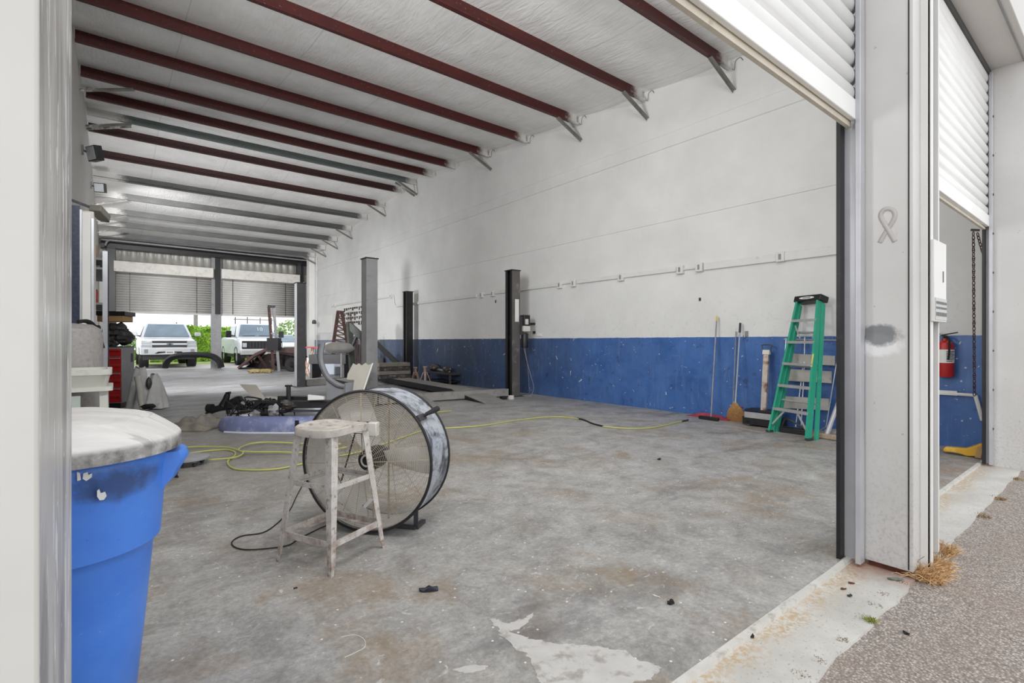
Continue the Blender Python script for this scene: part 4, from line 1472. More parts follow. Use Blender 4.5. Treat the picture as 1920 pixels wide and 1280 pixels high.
def runway(p, wd, L_, kick):
    a = p + sd * wd / 2
    mb = MB().bar(a + dv * .12 + V((0, 0, .165)), a + dv * L_ + V((0, 0, .165)), wd, .02)
    r = obj('runway', mb, m_dust, lift)
    for s_ in (-1, 1):
        q = a + sd * s_ * (wd / 2 - .01)
        obj('side_rail', MB().bar(q + dv * .12 + V((0, 0, .11)), q + dv * L_ + V((0, 0, .11)), .02, .13), m_black, r)
    tip = a - dv * (kick - .05)
    n0, n1 = a + dv * .1 + V((0, 0, .165)), tip + V((0, 0, .012))
    rp = obj('ramp', MB().bar(n0, n1, wd * .96, .016), m_dust, lift)
    for s_ in (-1, 1):
        o_ = sd * s_ * wd * .47
        obj('ramp_side', MB().prism([n0 + o_, n1 + o_, V((n0.x, n0.y, .02)) + o_], sd * .012), m_black, rp)


runway(V((5.66, 9.15, 0)), .52, 5.0, 1.35)
runway(V((4.3, 9.25, 0)), .52, 5.0, 1.2)
# hydraulic pump unit on the black column
pu = obj('pump_unit', MB().bb((6.98, 8.40, 1.44), (7.15, 8.58, 1.78)), m_black, lift, bevel=.012, label='black and white pump unit bolted to the column')
obj('pump_motor', MB().lathe([(.0005, 0), (.075, 0), (.08, .02), (.08, .30), (.06, .34), (.0005, .34)], (7.06, 8.48, 1.06), 20), m_black, pu)
obj('valve_block', MB().bb((6.97, 8.38, 1.42), (7.14, 8.55, 1.54)).bb((7.0, 8.37, 1.57), (7.08, 8.40, 1.69)), m_whitedirty, pu, bevel=.008)
obj('pump_bracket', MB().bb((6.93, 8.45, 1.35), (7.0, 8.56, 1.75)), m_dkgrey, pu)
obj('cable', MB().tube(smooth_path([V((7.02, 8.46, 1.06)), V((7.06, 8.40, .75)), V((7.12, 8.34, .45)), V((7.16, 8.3, .2)), V((7.1, 8.32, .03)), V((6.95, 8.42, .02))], 6), .006, 6), m_grey, pu)
obj('cable', MB().tube(smooth_path([V((7.05, 8.46, 1.06)), V((7.1, 8.42, .6)), V((7.14, 8.42, .12))], 6), .005, 6), m_grey, pu)
fl_ = thing('floor_bracket', 'white and black bracket on the floor at the foot of the black lift column', 'bracket', G(945, 747))
q = G(947, 747, .0)
obj('bracket_block', MB().box(q + V((-.12, -.1, .035)), (.12, .1, .07)), m_black, fl_, bevel=.006)
obj('bracket_pad', MB().box(q + V((.02, -.18, .04)), (.09, .08, .08)), m_whitedirty, fl_, bevel=.006)

# ================================================================== junk along the blue wall beyond the lift
pL = lambda x, y, X=7.2: AX(x, y, X)
bm_ = thing('propped_beam', 'black steel arm propped diagonally from the grey column to the blue wall', 'steel beam', AX(768, 706, 7.0))
a, b_ = AX(703, 640, 6.1), AX(768, 704, 6.95)
obj('arm_tube', MB().bar(a, b_, .12, .14), m_black, bm_, bevel=.01)
obj('arm_hook', MB().tube(smooth_path([a + V((0, 0, .05)), a + V((.02, 0, .22)), a + V((.05, 0, .1))], 5), .03, 8), m_dkgrey, bm_)
obj('arm_foot', MB().box(V((b_.x, b_.y, .05)), (.22, .3, .1)).bar(V((b_.x, b_.y, .05)), b_, .1, .1), m_black, bm_)
m_tanp = paint('worn_pinkish_paint', (190, 158, 140), .6, .1, .2, 8, ((120, 96, 86), .55, 9, .6))


def jack_stand(c, hgt, rot):
    t = thing('axle_stand', 'worn pinkish axle stand on the floor right of the far black column', 'axle stand', c)
    for k in range(4):
        a = rot + math.pi / 2 * k + .78
        e = V((math.cos(a), math.sin(a), 0))
        obj('leg', MB().bar(c + e * .17 + V((0, 0, .005)), c + e * .05 + V((0, 0, hgt * .72)), .045, .02), m_tanp, t)
    obj('post', MB().bb((c.x - .025, c.y - .025, hgt * .5), (c.x + .025, c.y + .025, hgt)), m_tanp, t)
    obj('saddle', MB().bb((c.x - .03, c.y - .06, hgt), (c.x + .03, c.y + .06, hgt + .035)), m_tanp, t)
    return t


js = G(797, 719, 0)
jack_stand(js, .46, .3)
j2 = jack_stand(G(779, 717, 0), .42, .9)
j2['label'] = 'worn axle stand standing between the far black column and the other stand'
wb_ = thing('work_bench', 'low dark bench along the blue wall right of the axle stands', 'bench', G(832, 722))
c_ = G(832, 720, 0)
obj('bench_top', MB().box(V((c_.x + .1, c_.y + .1, .31)), (.5, 1.3, .05)), m_dkgrey, wb_)
for sx in (-.2, .2):
    for sy in (-.6, .6):
        obj('leg', MB().box(V((c_.x + .1 + sx, c_.y + .1 + sy, .145)), (.05, .05, .29)), m_dkgrey, wb_)
obj('bench_shelf', MB().box(V((c_.x + .1, c_.y + .1, .1)), (.46, 1.2, .03)), m_black, wb_)
m_scrap = paint('dark_scrap_metal', (74, 69, 67), .6, .2, .4, 9, ((160, 150, 142), .52, 10, .8))
for k, (px_, py_, s_, nm, lb) in enumerate(((815, 706, .16, 'engine_part', 'dark lumpy engine part on the left end of the low bench'), (838, 707, .12, 'engine_part', 'smaller dark engine part in the middle of the low bench'))):
    p = AX(px_, py_, c_.x + .1)
    obj(nm, MB().blob(V((p.x, p.y, .34 + s_ * .66)), (s_, s_ * 1.2, s_ * .6), 11 + k, 9, .35), m_scrap, loc=(p.x, p.y, .335), label=lb, cat='engine part')
t = obj('exhaust_pipe', MB().tube([AX(806, 689, 7.36), AX(843, 697, 7.36)], .035, 8), m_galv, loc=AX(843, 700, 7.3), label='pale pipe lying across the top of the dark engine parts', cat='pipe')
m_plank = paint('dusty_plank', (130, 124, 114), .85, 0, .2, 8, ((80, 76, 72), .55, 7, .6))
pl_ = thing('timber_stack', 'stack of pale and dark timbers on the floor behind the grey column', 'timber stack', G(728, 722))
q0 = G(728, 720, 0)
for k in range(4):
    obj('timber', MB().bar(V((q0.x - .35, q0.y - .02 * k, .225 + .11 * k)), V((q0.x + .55, q0.y - .1, .225 + .11 * k)), .5 - .06 * k, 0.10 if k % 2 else .09), m_plank if k % 2 else m_scrap, pl_, label=None)
bk = G(716, 705, .0)
obj('crate', MB().bb((bk.x - .35, bk.y + .3, 0), (bk.x + .2, bk.y + .75, .62)), paint('dusty_crate', (134, 132, 130), .7, 0, .2, 6), loc=(bk.x - .07, bk.y + .5, 0), bevel=.02, label='dusty grey crate behind the propped black arm', cat='crate')
# dark oily pan behind the grey column
q = G(748, 705, 0)
obj('drain_pan', MB().lathe([(.0005, .02), (.24, .02), (.30, .12), (.31, .12), (.25, 0), (.0005, 0)], (q.x + .3, q.y + .5, 0), 20), m_black, loc=(q.x + .3, q.y + .5, 0), label='black drain pan beside the foot of the propped arm', cat='pan')

# ================================================================== heap of car parts in mid floor
m_blue = paint('purple_blue_bumper', (112, 120, 158), .45, .05, .14, 5, ((164, 166, 182), .52, 8, .7))
m_silv = paint('dusty_silver_bumper', (204, 207, 216), .45, .05, .08, 5)


def bumper(name, label, ctr, wd, dep, hgt, rot, mt, cat='bumper', lip=.05, tiltz=0.0, n=32):
    """car bumper skin: swept C section along a shallow U, open face up/back"""
    t = thing(name, label, cat, ctr)
    rows = []
    cx = Matrix.Rotation(rot, 3, 'Z')
    sec = [(-lip, .02), (.0, 0), (.03, .06), (.035, .35), (.02, .62), (-.01, .9), (-.06, 1.0)]
    for i in range(n + 1):
        u = -1 + 2 * i / n
        au = abs(u)
        x = wd / 2 * (u if au < .8 else math.copysign(.8 + (au - .8) * .75, u))
        y = dep * (au ** 3.2)
        ang = math.atan2(3.2 * dep * au ** 2.2 * (1 if u > 0 else -1), wd / 2)
        nrm2 = V((math.sin(ang), -math.cos(ang), 0))
        row = []
        for o_, z in sec:
            p = V((x, y, z * hgt * (1 - .25 * au ** 4))) + nrm2 * o_
            row.append(V(ctr) + cx @ p + V((0, 0, tiltz * u)))
        rows.append(row)
    sk = obj('bumper_skin', MB().loft(rows, False, False), mt, t, solid=-.006, smooth=55)
    return t, sk


ctr = G(505, 812, 0)
RT = -YAW
bt, sk = bumper('bumper_cover', 'purple-blue car bumper cover lying on the floor left of the fan', ctr, 1.75, .42, .21, RT + .04, m_blue)
obj('tow_slot', MB().box(ctr + RGT * .38 - FWD * .045 + V((0, 0, .13)), (.05, .012, .09), RT), m_black, sk)
obj('lower_lip', MB().tube(smooth_path([ctr + RGT * x + FWD * y + V((0, 0, .012)) for x, y in ((-.6, .02), (-.3, -.05), (0, -.055), (.3, -.055), (.7, .03))], 5), .014, 6), m_silv, bt)
c2 = G(560, 789, 0)
b2, sk2 = bumper('bumper_cover', 'silver bumper piece lying behind the purple-blue bumper', c2, 1.15, .30, .25, RT + .06, m_silv)
obj('grille_slat', MB().box(c2 + FWD * .06 + V((0, 0, .2)), (.5, .04, .05), RT), paint('olive_plastic', (150, 156, 96), .6), b2)
# black radiator support beam across the heap
c3 = G(560, 776, 0)
t = thing('radiator_support', 'long black radiator support lying across the heap behind the silver bumper', 'radiator support', c3)
z3 = .30
a, b_ = AD(478, 757, 7.1), AD(640, 757, 7.3)
obj('beam', MB().bar(a, b_, .10, .11), m_black, t, bevel=.01)
obj('beam_rail', MB().bar(a + V((.0, 0, -.10)), b_ + V((0, 0, -.10)), .05, .03), m_dkgrey, t)
u_ = AD(541, 752, 7.15)
obj('upright_post', MB().bar(u_, u_ + V((.0, 0, .22)), .05, .07), m_black, t, bevel=.008)
obj('upright_cap', MB().bar(u_ + V((0, 0, .22)) - RGT * .04, u_ + V((0, 0, .22)) + RGT * .04, .06, .025), m_black, t)
obj('cross_tube', MB().bar(AD(522, 746, 7.3), AD(577, 747, 7.3), .06, .06), m_black, t)
obj('support_leg', MB().bar(V((a.x, a.y, a.z)), V((a.x, a.y, .0)), .06, .06).bar(b_, V((b_.x, b_.y, 0)), .06, .06), m_black, t)
p = AD(578, 745, 7.3)
t = obj('white_bracket', MB().prism([AD(577, 740, 7.12), AD(607, 743, 7.12), AD(607, 749, 7.12), AD(577, 750, 7.12)], FWD * .05), m_white, loc=p, label='white wedge-shaped piece lying on the end of the black beam', cat='plastic piece')
# scrambled dark wiring and metal on the left of the heap
t = thing('wiring_harness', 'tangled dark wiring and metal brackets heaped on the bumper', 'wiring harness', AD(465, 782, 6.8))
rnd = random.Random(7)
base = G(465, 803, 0)
mb = MB()
for k in range(26):
    q = base + RGT * rnd.uniform(-.22, .32) + FWD * rnd.uniform(.05, .35)
    pts = [q + RGT * rnd.uniform(-.25, .25) + FWD * rnd.uniform(-.15, .15) + V((0, 0, rnd.uniform(.03, .40))) for _ in range(4)]
    mb.tube(smooth_path(pts, 4), rnd.uniform(.006, .016), 5)
obj('wires', mb, m_rubber, t)['kind'] = 'stuff'
for k in range(9):
    q = base + RGT * (-.15 + .075 * k + rnd.uniform(-.04, .04)) + FWD * rnd.uniform(.0, .3) + V((0, 0, .08 + .26 * (k / 9) * rnd.uniform(.7, 1)))
    obj('bracket', MB().blob(q, (rnd.uniform(.06, .12), rnd.uniform(.06, .1), rnd.uniform(.05, .1)), 30 + k, 7, .8), (m_scrap, m_black, m_silv, m_grey)[k % 4], t, smooth=20)
# black suspension crossmember with two horns
s0 = G(435, 768, 0)
t = thing('suspension_arm', 'black two-horned suspension crossmember on the floor left of the heap', 'suspension part', s0)
f_ = lambda x, y, d=None: AD(x, y, 8.35)
gz = lambda p, z: V((p.x, p.y, z))
obj('main_arm', MB().tube(smooth_path([gz(f_(396, 764), .05), gz(f_(410, 763), .09), gz(f_(425, 760), .11), gz(f_(445, 760), .12), gz(f_(462, 765), .06)], 5), [.055] * 21, 10), m_black, t)
obj('horn', MB().tube(smooth_path([f_(419, 760), f_(423, 750), f_(427, 738)], 4), [.075, .07, .065, .06, .055, .05, .05, .045, .04], 10), m_black, t)
obj('horn_tip', MB().bar(f_(424, 737), f_(432, 736), .05, .04), m_black, t, bevel=.006)
obj('horn', MB().tube(smooth_path([f_(428, 759), f_(440, 752), f_(453, 747)], 4), [.07, .065, .065, .06, .06, .06, .055, .05, .05], 10), m_black, t)
obj('bushing', MB().disc(f_(394, 765) + V((0, 0, .0)), .07, RGT, 16, .09), m_rubber, t)
obj('skid_leg', MB().bar(f_(428, 762), gz(f_(428, 770), .0), .06, .05).bar(f_(455, 764), gz(f_(458, 770), .0), .06, .05).bar(gz(f_(386, 768), .01), gz(f_(400, 767), .03), .05, .02), m_black, t)
# pale panels
m_panel = paint('dirty_cream_panel', (186, 181, 170), .6, 0, .06, 5, ((170, 160, 140), .58, 7, .6))
pp = [AD(449, 720, 8.3), AD(480, 721, 8.2), AD(497, 746, 7.6), AD(484, 757, 7.4)]
t = obj('cream_panel', MB().prism(pp, FWD * .03 + V((0, 0, -.02))), m_panel, loc=AD(484, 757, 7.4), label='slanted cream panel propped on the left of the car-part heap', cat='panel')
pp = [AD(499, 742, 7.9), AD(532, 745, 7.8), AD(510, 753, 7.5), AD(499, 752, 7.5)]
obj('cream_panel', MB().prism(pp, V((0, 0, -.03))), m_panel, loc=AD(500, 752, 7.5), label='flat cream panel lying on top of the car-part heap', cat='panel')
# crumpled grey tarp left of the bumper
tc = G(374, 800, 0)
mb = MB()


def tarpf(u, v_):
    x, y = (u - .5) * .62, (v_ - .5) * .75
    e_ = max(0, 1 - (2 * u - 1) ** 2) ** .5 * max(0, 1 - (2 * v_ - 1) ** 2) ** .5
    z = .005 + e_ * (.10 + .14 * noise.noise(V((u * 4, v_ * 5, 5))))
    return tc + RGT * x + FWD * y + V((0, 0, max(.004, z)))


obj('tarp', mb.grid(tarpf, 26, 30), paint('dirty_khaki_tarp', (132, 126, 116), .9, 0, .25, 5, ((92, 98, 128), .56, 4, .7)), loc=tc, label='crumpled khaki tarp on the floor at the left end of the bumper', cat='tarp', solid=.004)
obj('trim_strip', MB().tube(smooth_path([G(349, 789, .02), G(365, 786, .03), G(385, 785, .05), G(410, 786, .05)], 5), .025, 6), m_dkgrey, loc=G(365, 787), label='dark curved trim strip lying behind the khaki tarp', cat='trim strip')

# ================================================================== grey fender standing behind the fan
D_ = 8.9


def f2(x, y):
    return AD(x, y, D_)


m_fend = paint('grey_primer_fender', (148, 149, 154), .55, .05, .08, 4, ((122, 122, 128), .6, 7, .5))
fd = thing('car_fender', 'grey primer car fender standing on end with its round wheel opening', 'car fender', gz(f2(635, 750), 0))
inner = [(610, 642), (607, 655), (606, 668), (608, 682), (613, 695), (620, 706), (630, 714), (641, 719), (648, 720)]
outer = [(600, 645), (598, 656), (597, 670), (600, 684), (605, 696), (611, 707), (619, 715), (632, 724), (646, 727)]
rows = []
for a, b_ in zip(smooth_path([f2(*q) for q in inner], 4), smooth_path([f2(*q) for q in outer], 4)):
    m_ = (a + b_) / 2 - FWD * .05
    rows.append([a + FWD * .02, a - FWD * .02, m_, b_ - FWD * .03, b_ + FWD * .02, (a + b_) / 2 + FWD * .0])
obj('wheel_arch', MB().loft(rows), m_fend, fd, smooth=50)
lo = [(611, 707), (620, 716), (632, 724), (646, 728), (646, 718), (660, 716), (667, 712), (668, 735), (666, 775), (612, 775)]
pts = [f2(*q) for q in lo]
zlow = min(p.z for p in pts)
pts = [gz(p, max(p.z, .0)) for p in pts]
obj('fender_panel', MB().prism(pts, FWD * .03), m_fend, fd, bevel=.006)
obj('edge_fold', MB().bar(f2(646, 720) - FWD * .02, gz(f2(647, 775) - FWD * .02, .0), .02, .03, FWD), m_grey, fd)
obj('arch_edge', MB().tube([q - FWD * .03 for q in smooth_path([f2(*q) for q in outer], 4)], .012, 6), m_dkgrey, fd)
# off-white panel leaning on the grey column
pp = [(662, 681), (668, 684), (673, 681), (678, 685), (685, 680), (690, 684), (699, 681), (695, 694), (685, 722), (676, 745), (660, 745), (664, 712), (650, 711), (652, 700)]
pts = [AD(x, y, 8.95 - (y - 680) * .004) for x, y in pp]
lp = thing('leaning_sheet', 'off-white panel with a ragged top leaning on the grey lift column', 'panel', gz(AD(668, 760, 8.65), 0))
obj('sheet', MB().prism(pts, FWD * .02), m_panel, lp)
a = AD(699, 681, 8.93)
obj('side_edge', MB().bar(a, AD(677, 746, 8.67), .02, .03, FWD), m_white, lp)
obj('support_batten', MB().bar(AD(668, 744, 8.69), gz(AD(668, 760, 8.63), 0), .15, .02, FWD), m_panel, lp)

# ================================================================== benches and gear near the back right
tb0 = AD(587, 705, 17.6)
t = thing('work_table', 'red-topped folding table with splayed pale legs near the back right corner', 'table', gz(tb0, 0))
tz = AD(587, 651, 17.6).z
obj('table_top', MB().box(gz(tb0, tz) + RGT * .1, (1.1, .7, .04), RT), m_red, t)
for q0_, q1_ in (((566, 652), (580, 700)), ((588, 652), (571, 700)), ((585, 652), (583, 704))):
    a, b_ = AD(q0_[0], q0_[1], 17.5), AD(q1_[0], q1_[1], 17.5)
    obj('leg', MB().bar(a, gz(b_, .0), .05, .05), m_tanp, t)
obj('stretcher', MB().bar(AD(583, 703, 17.4), AD(606, 703, 17.4), .05, .04), m_tanp, t)
# dark bench with white cloth behind the fender
q = AD(620, 690, 16.8)
t = thing('parts_bench', 'dark bench carrying a lumpy pale cover behind the grey fender', 'bench', gz(q, 0))
obj('bench_top', MB().box(gz(q, .62) + RGT * .05, (1.2, .9, .3), RT), m_black, t)
for s_ in (-.5, .55):
    obj('leg', MB().box(gz(q, .235) + RGT * s_, (.07, .8, .47), RT), m_dkgrey, t)
cv = AD(632, 652, 14.5)
t = thing('covered_stool', 'pale lumpy dust-covered seat on a thin white stem above the fender', 'seat', gz(cv, 0))
obj('cushion', MB().blob(cv, (.50, .36, .165), 3, 16, .12), paint('dusty_pale_cover', (196, 193, 188), .9, 0, .12, 7), t)
obj('stem', MB().tube([gz(cv, cv.z - .1) + RGT * .12, gz(cv, 0) + RGT * .12], .025, 8), m_white, t)
obj('foot_base', MB().disc(gz(cv, .02) + RGT * .12, .22, (0, 0, 1), 20, .04), m_grey, t)
q = AD(625, 690, 18.4)
obj('storage_box', MB().box(gz(q, .32) + RGT * .15, (.75, .5, .64), RT), paint('pale_blue_box', (186, 194, 206), .6, 0, .06, 4), loc=gz(q, 0), bevel=.02, label='pale bluish box on the floor under the dark bench', cat='box')
q = AD(592, 690, 18.9)
obj('storage_box', MB().box(gz(q, .3), (.5, .5, .6), RT), m_white, loc=gz(q, 0), bevel=.02, label='white box on the floor behind the red table legs', cat='box')
# tall brown truss and engine hoist by the wall
q = AD(638, 690, 19.6)
t = thing('steel_truss', 'rusty brown tapering steel truss standing against the far right wall', 'truss', gz(q, 0))
tl, tr, bl_, br_ = AD(634, 584, 19.6), AD(641, 584, 19.6), AD(625, 645, 19.6), AD(652, 645, 19.6)
for a, b_ in ((tl, bl_), (tr, br_)):
    obj('chord', MB().bar(a, b_, .10, .12).bar(b_, gz(b_, 0), .12, .12), m_brown, t)
mb = MB()
for k in range(7):
    u0, u1 = k / 7, (k + 1) / 7
    mb.bar(tl.lerp(bl_, u0), tr.lerp(br_, u1), .05, .05).bar(tl.lerp(bl_, u1), tr.lerp(br_, u1), .05, .04)
obj('lattice', mb, m_brown, t)
obj('top_plate', MB().bar(AD(632, 583, 19.6), AD(646, 584, 19.6), .12, .05), m_brown, t)
m_hoist = paint('dark_grey_hoist', (70, 74, 70), .55, .1, .2, 5)
q = AD(663, 700, 15.2)
t = thing('engine_hoist', 'dark grey folding engine hoist beside the grey lift column', 'hoist', gz(q, 0))
a = AD(655, 608, 15.2)
obj('mast', MB().bar(a, gz(AD(662, 700, 15.2), .0), .16, .14), m_hoist, t, bevel=.008)
obj('boom', MB().bar(a + V((0, 0, -.03)), AD(684, 636, 15.2), .14, .2), m_hoist, t, bevel=.008)
obj('ram', MB().tube([AD(660, 650, 15.2), AD(672, 622, 15.2)], .05, 10), m_dkgrey, t)
obj('leg', MB().bar(gz(AD(662, 700, 15.2), .08), gz(AD(677, 690, 16.0), .08), .12, .1).bar(gz(AD(662, 700, 15.2), .08), gz(AD(658, 690, 16.1), .08), .12, .1), m_hoist, t)
t = thing('pipe_bundle', 'cluster of dark rusty pipes standing behind the grey lift column', 'pipe bundle', gz(AD(676, 700, 16.4), 0))
rnd = random.Random(3)
for k in range(8):
    x = 667 + k * 2.6
    top = AD(x + rnd.uniform(-3, 3), 612 + rnd.uniform(0, 34), 16.8)
    obj('pipe', MB().tube([top, gz(AD(x, 690, 16.6), 0)], rnd.uniform(.025, .05), 6), m_brown if k % 3 else m_dkgrey, t)
# tool board on the wall
p0_, p1__ = AX(646, 590, XR), AX(690, 590, XR)
t = thing('tool_board', 'white wall board hung with rows of small dark tools', 'tool board', AX(668, 600, XR))
zt_ = AX(668, 570, XR).z
zl_ = AX(668, 607, XR).z
obj('board', MB().bb((XR - .025, p1__.y, zl_), (XR - .002, p0_.y, zt_)), m_white, t)
rnd = random.Random(11)
for r_ in range(4):
    z = zt_ - (zt_ - zl_) * (.18 + .24 * r_)
    for k in range(11):
        y = p1__.y + (p0_.y - p1__.y) * (.05 + .09 * k)
        obj('hanging_tool', MB().bb((XR - .05, y - .06, z - rnd.uniform(.03, .13)), (XR - .026, y + rnd.uniform(.0, .09), z + .03)), m_dkgrey if rnd.random() < .7 else m_brown, t)
p = AX(607, 608, XR)
t = obj('paper_sheet', MB().box((XR - .012, p.y - .2, p.z), (.012, 2.0, .78)), m_white, loc=p, label='large white sheet fixed to the far right wall left of the tool board', cat='sheet')
p = AX(591, 603, 7.2)
obj('wall_lamp', MB().lathe([(.0005, 0), (.08, 0), (.1, .05), (.08, .16), (.0005, .2)], AX(589, 603, 7.17) + V((.0, -.0, -.1)), 14, (0, 0, 1)), m_dkgrey, loc=AX(589, 603, 7.17), label='small dark fixture on the white column at the far right corner', cat='fixture')
# ================================================================== left side of the shop
m_navy = paint('dark_speckled_blue', (40, 48, 72), .4, .1, .35, 26, ((96, 104, 126), .6, 30, .6))
t = thing('tall_locker', 'tall white locker with a dark speckled blue strip along its left', 'locker', (-.36, 7.4, 0))
Yl = 7.1
xr = lambda px_, Y: AY(px_, 640, Y).x
ztop = AY(160, 394, Yl).z
obj('locker_body', MB().bb((XL + .01, Yl + .02, 0), (xr(176, Yl), Yl + .75, ztop)), m_whitedirty, t, bevel=.006)
obj('blue_panel', MB().bb((XL + .02, Yl, .2), (xr(150, Yl), Yl + .02, ztop + .04)), m_navy, t, label='dark speckled blue strip')
obj('door', MB().bb((xr(154, Yl), Yl, .2), (xr(170, Yl), Yl + .02, ztop - .02)), m_white, t)
obj('edge_trim', MB().bb((xr(149.5, Yl), Yl - .012, .2), (xr(153.5, Yl), Yl + .02, ztop)).bb((xr(171, Yl), Yl - .006, .2), (xr(176, Yl), Yl + .02, ztop - .08)), m_galv, t)
m_comp = paint('speckled_grey_tank', (158, 154, 152), .6, .1, .1, 30, ((120, 116, 114), .55, 40, .5))
Yc = 5.7
xc = xr(146, Yc) - .12
t = thing('air_compressor', 'speckled grey upright tank with hoses over its top beside the locker', 'air compressor', (xc, Yc, 0))
zc = AY(150, 606, Yc).z
obj('tank', MB().lathe([(.0005, .12), (.14, .13), (.19, .2), (.2, .26), (.2, zc - .12), (.185, zc - .05), (.13, zc - .01), (.0005, zc)], (xc + .09, Yc, 0), 32), m_comp, t)
obj('tank_leg', MB().bb((xc + .2, Yc - .08, 0), (xc + .24, Yc - .04, .2)).bb((xc - .06, Yc - .08, 0), (xc - .02, Yc - .04, .2)), m_dkgrey, t)
for k in range(3):
    pts = [AY(146, 604 - k, Yc - .1), AY(160 + 2 * k, 603 - k, Yc - .05), AY(172 + 2 * k, 612 - 2 * k, Yc), AY(182 + 2 * k, 630 - 3 * k, Yc + .05), AY(190 + 2 * k, 652, Yc + .1)]
    obj('hose', MB().tube(smooth_path(pts, 5), .012, 6), m_rubber, t)
t = thing('filter_housing', 'grey filter canister pair beside the compressor tank', 'filter', (xr(166, Yc), Yc + .3, 0))
for k, (pa, pb) in enumerate(((154, 161), (163, 172))):
    za, zb = AY(166, 690 if k else 695, Yc + .4).z, AY(166, 640, Yc + .4).z
    cx_ = (xr(pa, Yc + .4) + xr(pb, Yc + .4)) / 2
    obj('canister', MB().lathe([(.0005, 0), (.026, 0), (.028, .02), (.028, zb - za - .02), (.0005, zb - za)], (cx_, Yc + .4, za), 16), m_comp if k else m_grey, t)
obj('stand_post', MB().bb((xr(160, Yc + .45), Yc + .43, 0), (xr(170, Yc + .45), Yc + .46, AY(166, 690, Yc + .4).z)), m_dkgrey, t)

# beige utility sink
m_sink = paint('pale_beige_plastic', (206, 206, 198), .5, 0, .05, 5, ((170, 168, 158), .62, 7, .5))
Ys = 4.9
xs1 = xr(210, Ys)
zr = AY(180, 693, Ys).z
zb_ = AY(180, 736, Ys).z
t = thing('utility_sink', 'pale beige plastic utility sink on legs behind the blue bin', 'sink', (-.26, Ys + .25, 0))
ctrx = (XL + .03 + xs1) / 2
hw = (xs1 - XL - .03) / 2
rows = []


def rect(hw_, hd, z, n=8, r=.06):
    out = []
    for cx_, cy_, a0 in ((hw_ - r, hd - r, 0), (-hw_ + r, hd - r, 90), (-hw_ + r, -hd + r, 180), (hw_ - r, -hd + r, 270)):
        for k in range(n + 1):
            a = R(a0 + 90 * k / n)
            out.append(V((ctrx + cx_ + r * math.cos(a), Ys + .25 + cy_ + r * math.sin(a), z)))
    return out


rows = [rect(hw - .05, .2, zb_ + .01), rect(hw - .03, .22, zb_ + .03), rect(hw - .012, .24, zr - .05), rect(hw, .25, zr - .04), rect(hw, .25, zr), rect(hw - .03, .22, zr), rect(hw - .05, .2, zb_ + .05)]
obj('basin', MB().loft(rows), m_sink, t, smooth=40)
obj('lower_band', MB().loft([rect(hw + .006, .256, zb_ + .01, 8, .05), rect(hw + .006, .256, zb_ + .04, 8, .05)]), m_sink, t)
for s_ in (-1, 1):
    for q in (-.2, .2):
        obj('leg', MB().bar((ctrx + s_ * (hw - .05), Ys + .25 + q, zb_ + .01), (ctrx + s_ * (hw - .04), Ys + .25 + q, 0), .05, .03), m_sink, t)
obj('cabinet_panel', MB().bb((XL + .04, Ys + .02, .2), (ctrx + .05, Ys + .04, zb_ - .02)), paint('pale_green_panel', (176, 186, 178), .6), t, label='pale green panel under the basin')

# storage rack with boxes
Yr0, Yr1 = 9.2, 11.0
xk = -.10
t = thing('storage_rack', 'tall dark steel storage rack along the left wall beyond the locker', 'rack', (-.3, 10, 0))
HZr = AY(184, 470, Yr0).z
for y in (Yr0, (Yr0 + Yr1) / 2, Yr1):
    for x in (XL + .04, xk - .02):
        obj('post', MB().bb((x - .028, y - .03, 0), (x + .028, y + .03, HZr)), m_galv if y == Yr0 else m_dkgrey, t)
for z in (.15, .95, 1.75, 2.25, HZr - .1):
    obj('shelf_deck', MB().bb((XL + .02, Yr0 - .02, z - .03), (xk, Yr1 + .02, z)), m_black if z < 1.5 else m_grey, t)
obj('back_panel', MB().bb((XL + .005, Yr0, .1), (XL + .02, Yr1, HZr)), m_black, t)
bl = [('cardboard_box', 'tan cardboard box on top of the storage rack, nearest the locker', (-.33, 9.45, HZr - .1), (.22, .3, .2), m_tan),
      ('paper_bundle', 'pale straw-coloured bundle on top of the storage rack', (-.12, 10.3, HZr - .1), (.12, .4, .16), paint('straw_bundle', (214, 190, 146), .9, 0, .2, 16)),
      ('red_box', 'red box on the upper shelf of the storage rack', (-.22, 9.8, 1.75), (.22, .4, .22), m_red),
      ('black_case', 'black case on the middle shelf of the storage rack', (-.26, 10.3, .95), (.3, .7, .5), m_black),
      ('black_case', 'taller black case on the lowest shelf of the storage rack', (-.26, 10.2, .15), (.3, .9, .62), m_rubber),
      ('white_carton', 'white carton on the shelf above the red box', (-.24, 9.95, 2.25), (.26, .5, .09), m_white)]
for nm, lb, (x, y, z), (a, b, c), mt in bl:
    obj(nm, MB().bb((-.43, y - b / 2, z + .002), (-.43 + min(a, .24), y + b / 2, z + c)), mt, loc=(x, y, z), bevel=.01, label=lb, cat='box')
p = AY(191, 672, 9.35)
t = thing('spray_bottle', 'blue bottle with a pale neck on the rack beside the red tool chest', 'bottle', (p.x, 9.35, .95))
obj('bottle', MB().lathe([(.0005, 0), (.045, 0), (.048, .02), (.048, .2), (.02, .27), (.0005, .27)], (p.x + .02, 9.5, .95), 16), paint('blue_bottle', (58, 74, 176), .4), t)
obj('neck', MB().lathe([(.018, .27), (.018, .36), (.012, .4), (.0005, .4)], (p.x + .02, 9.5, .95), 12), m_white, t)

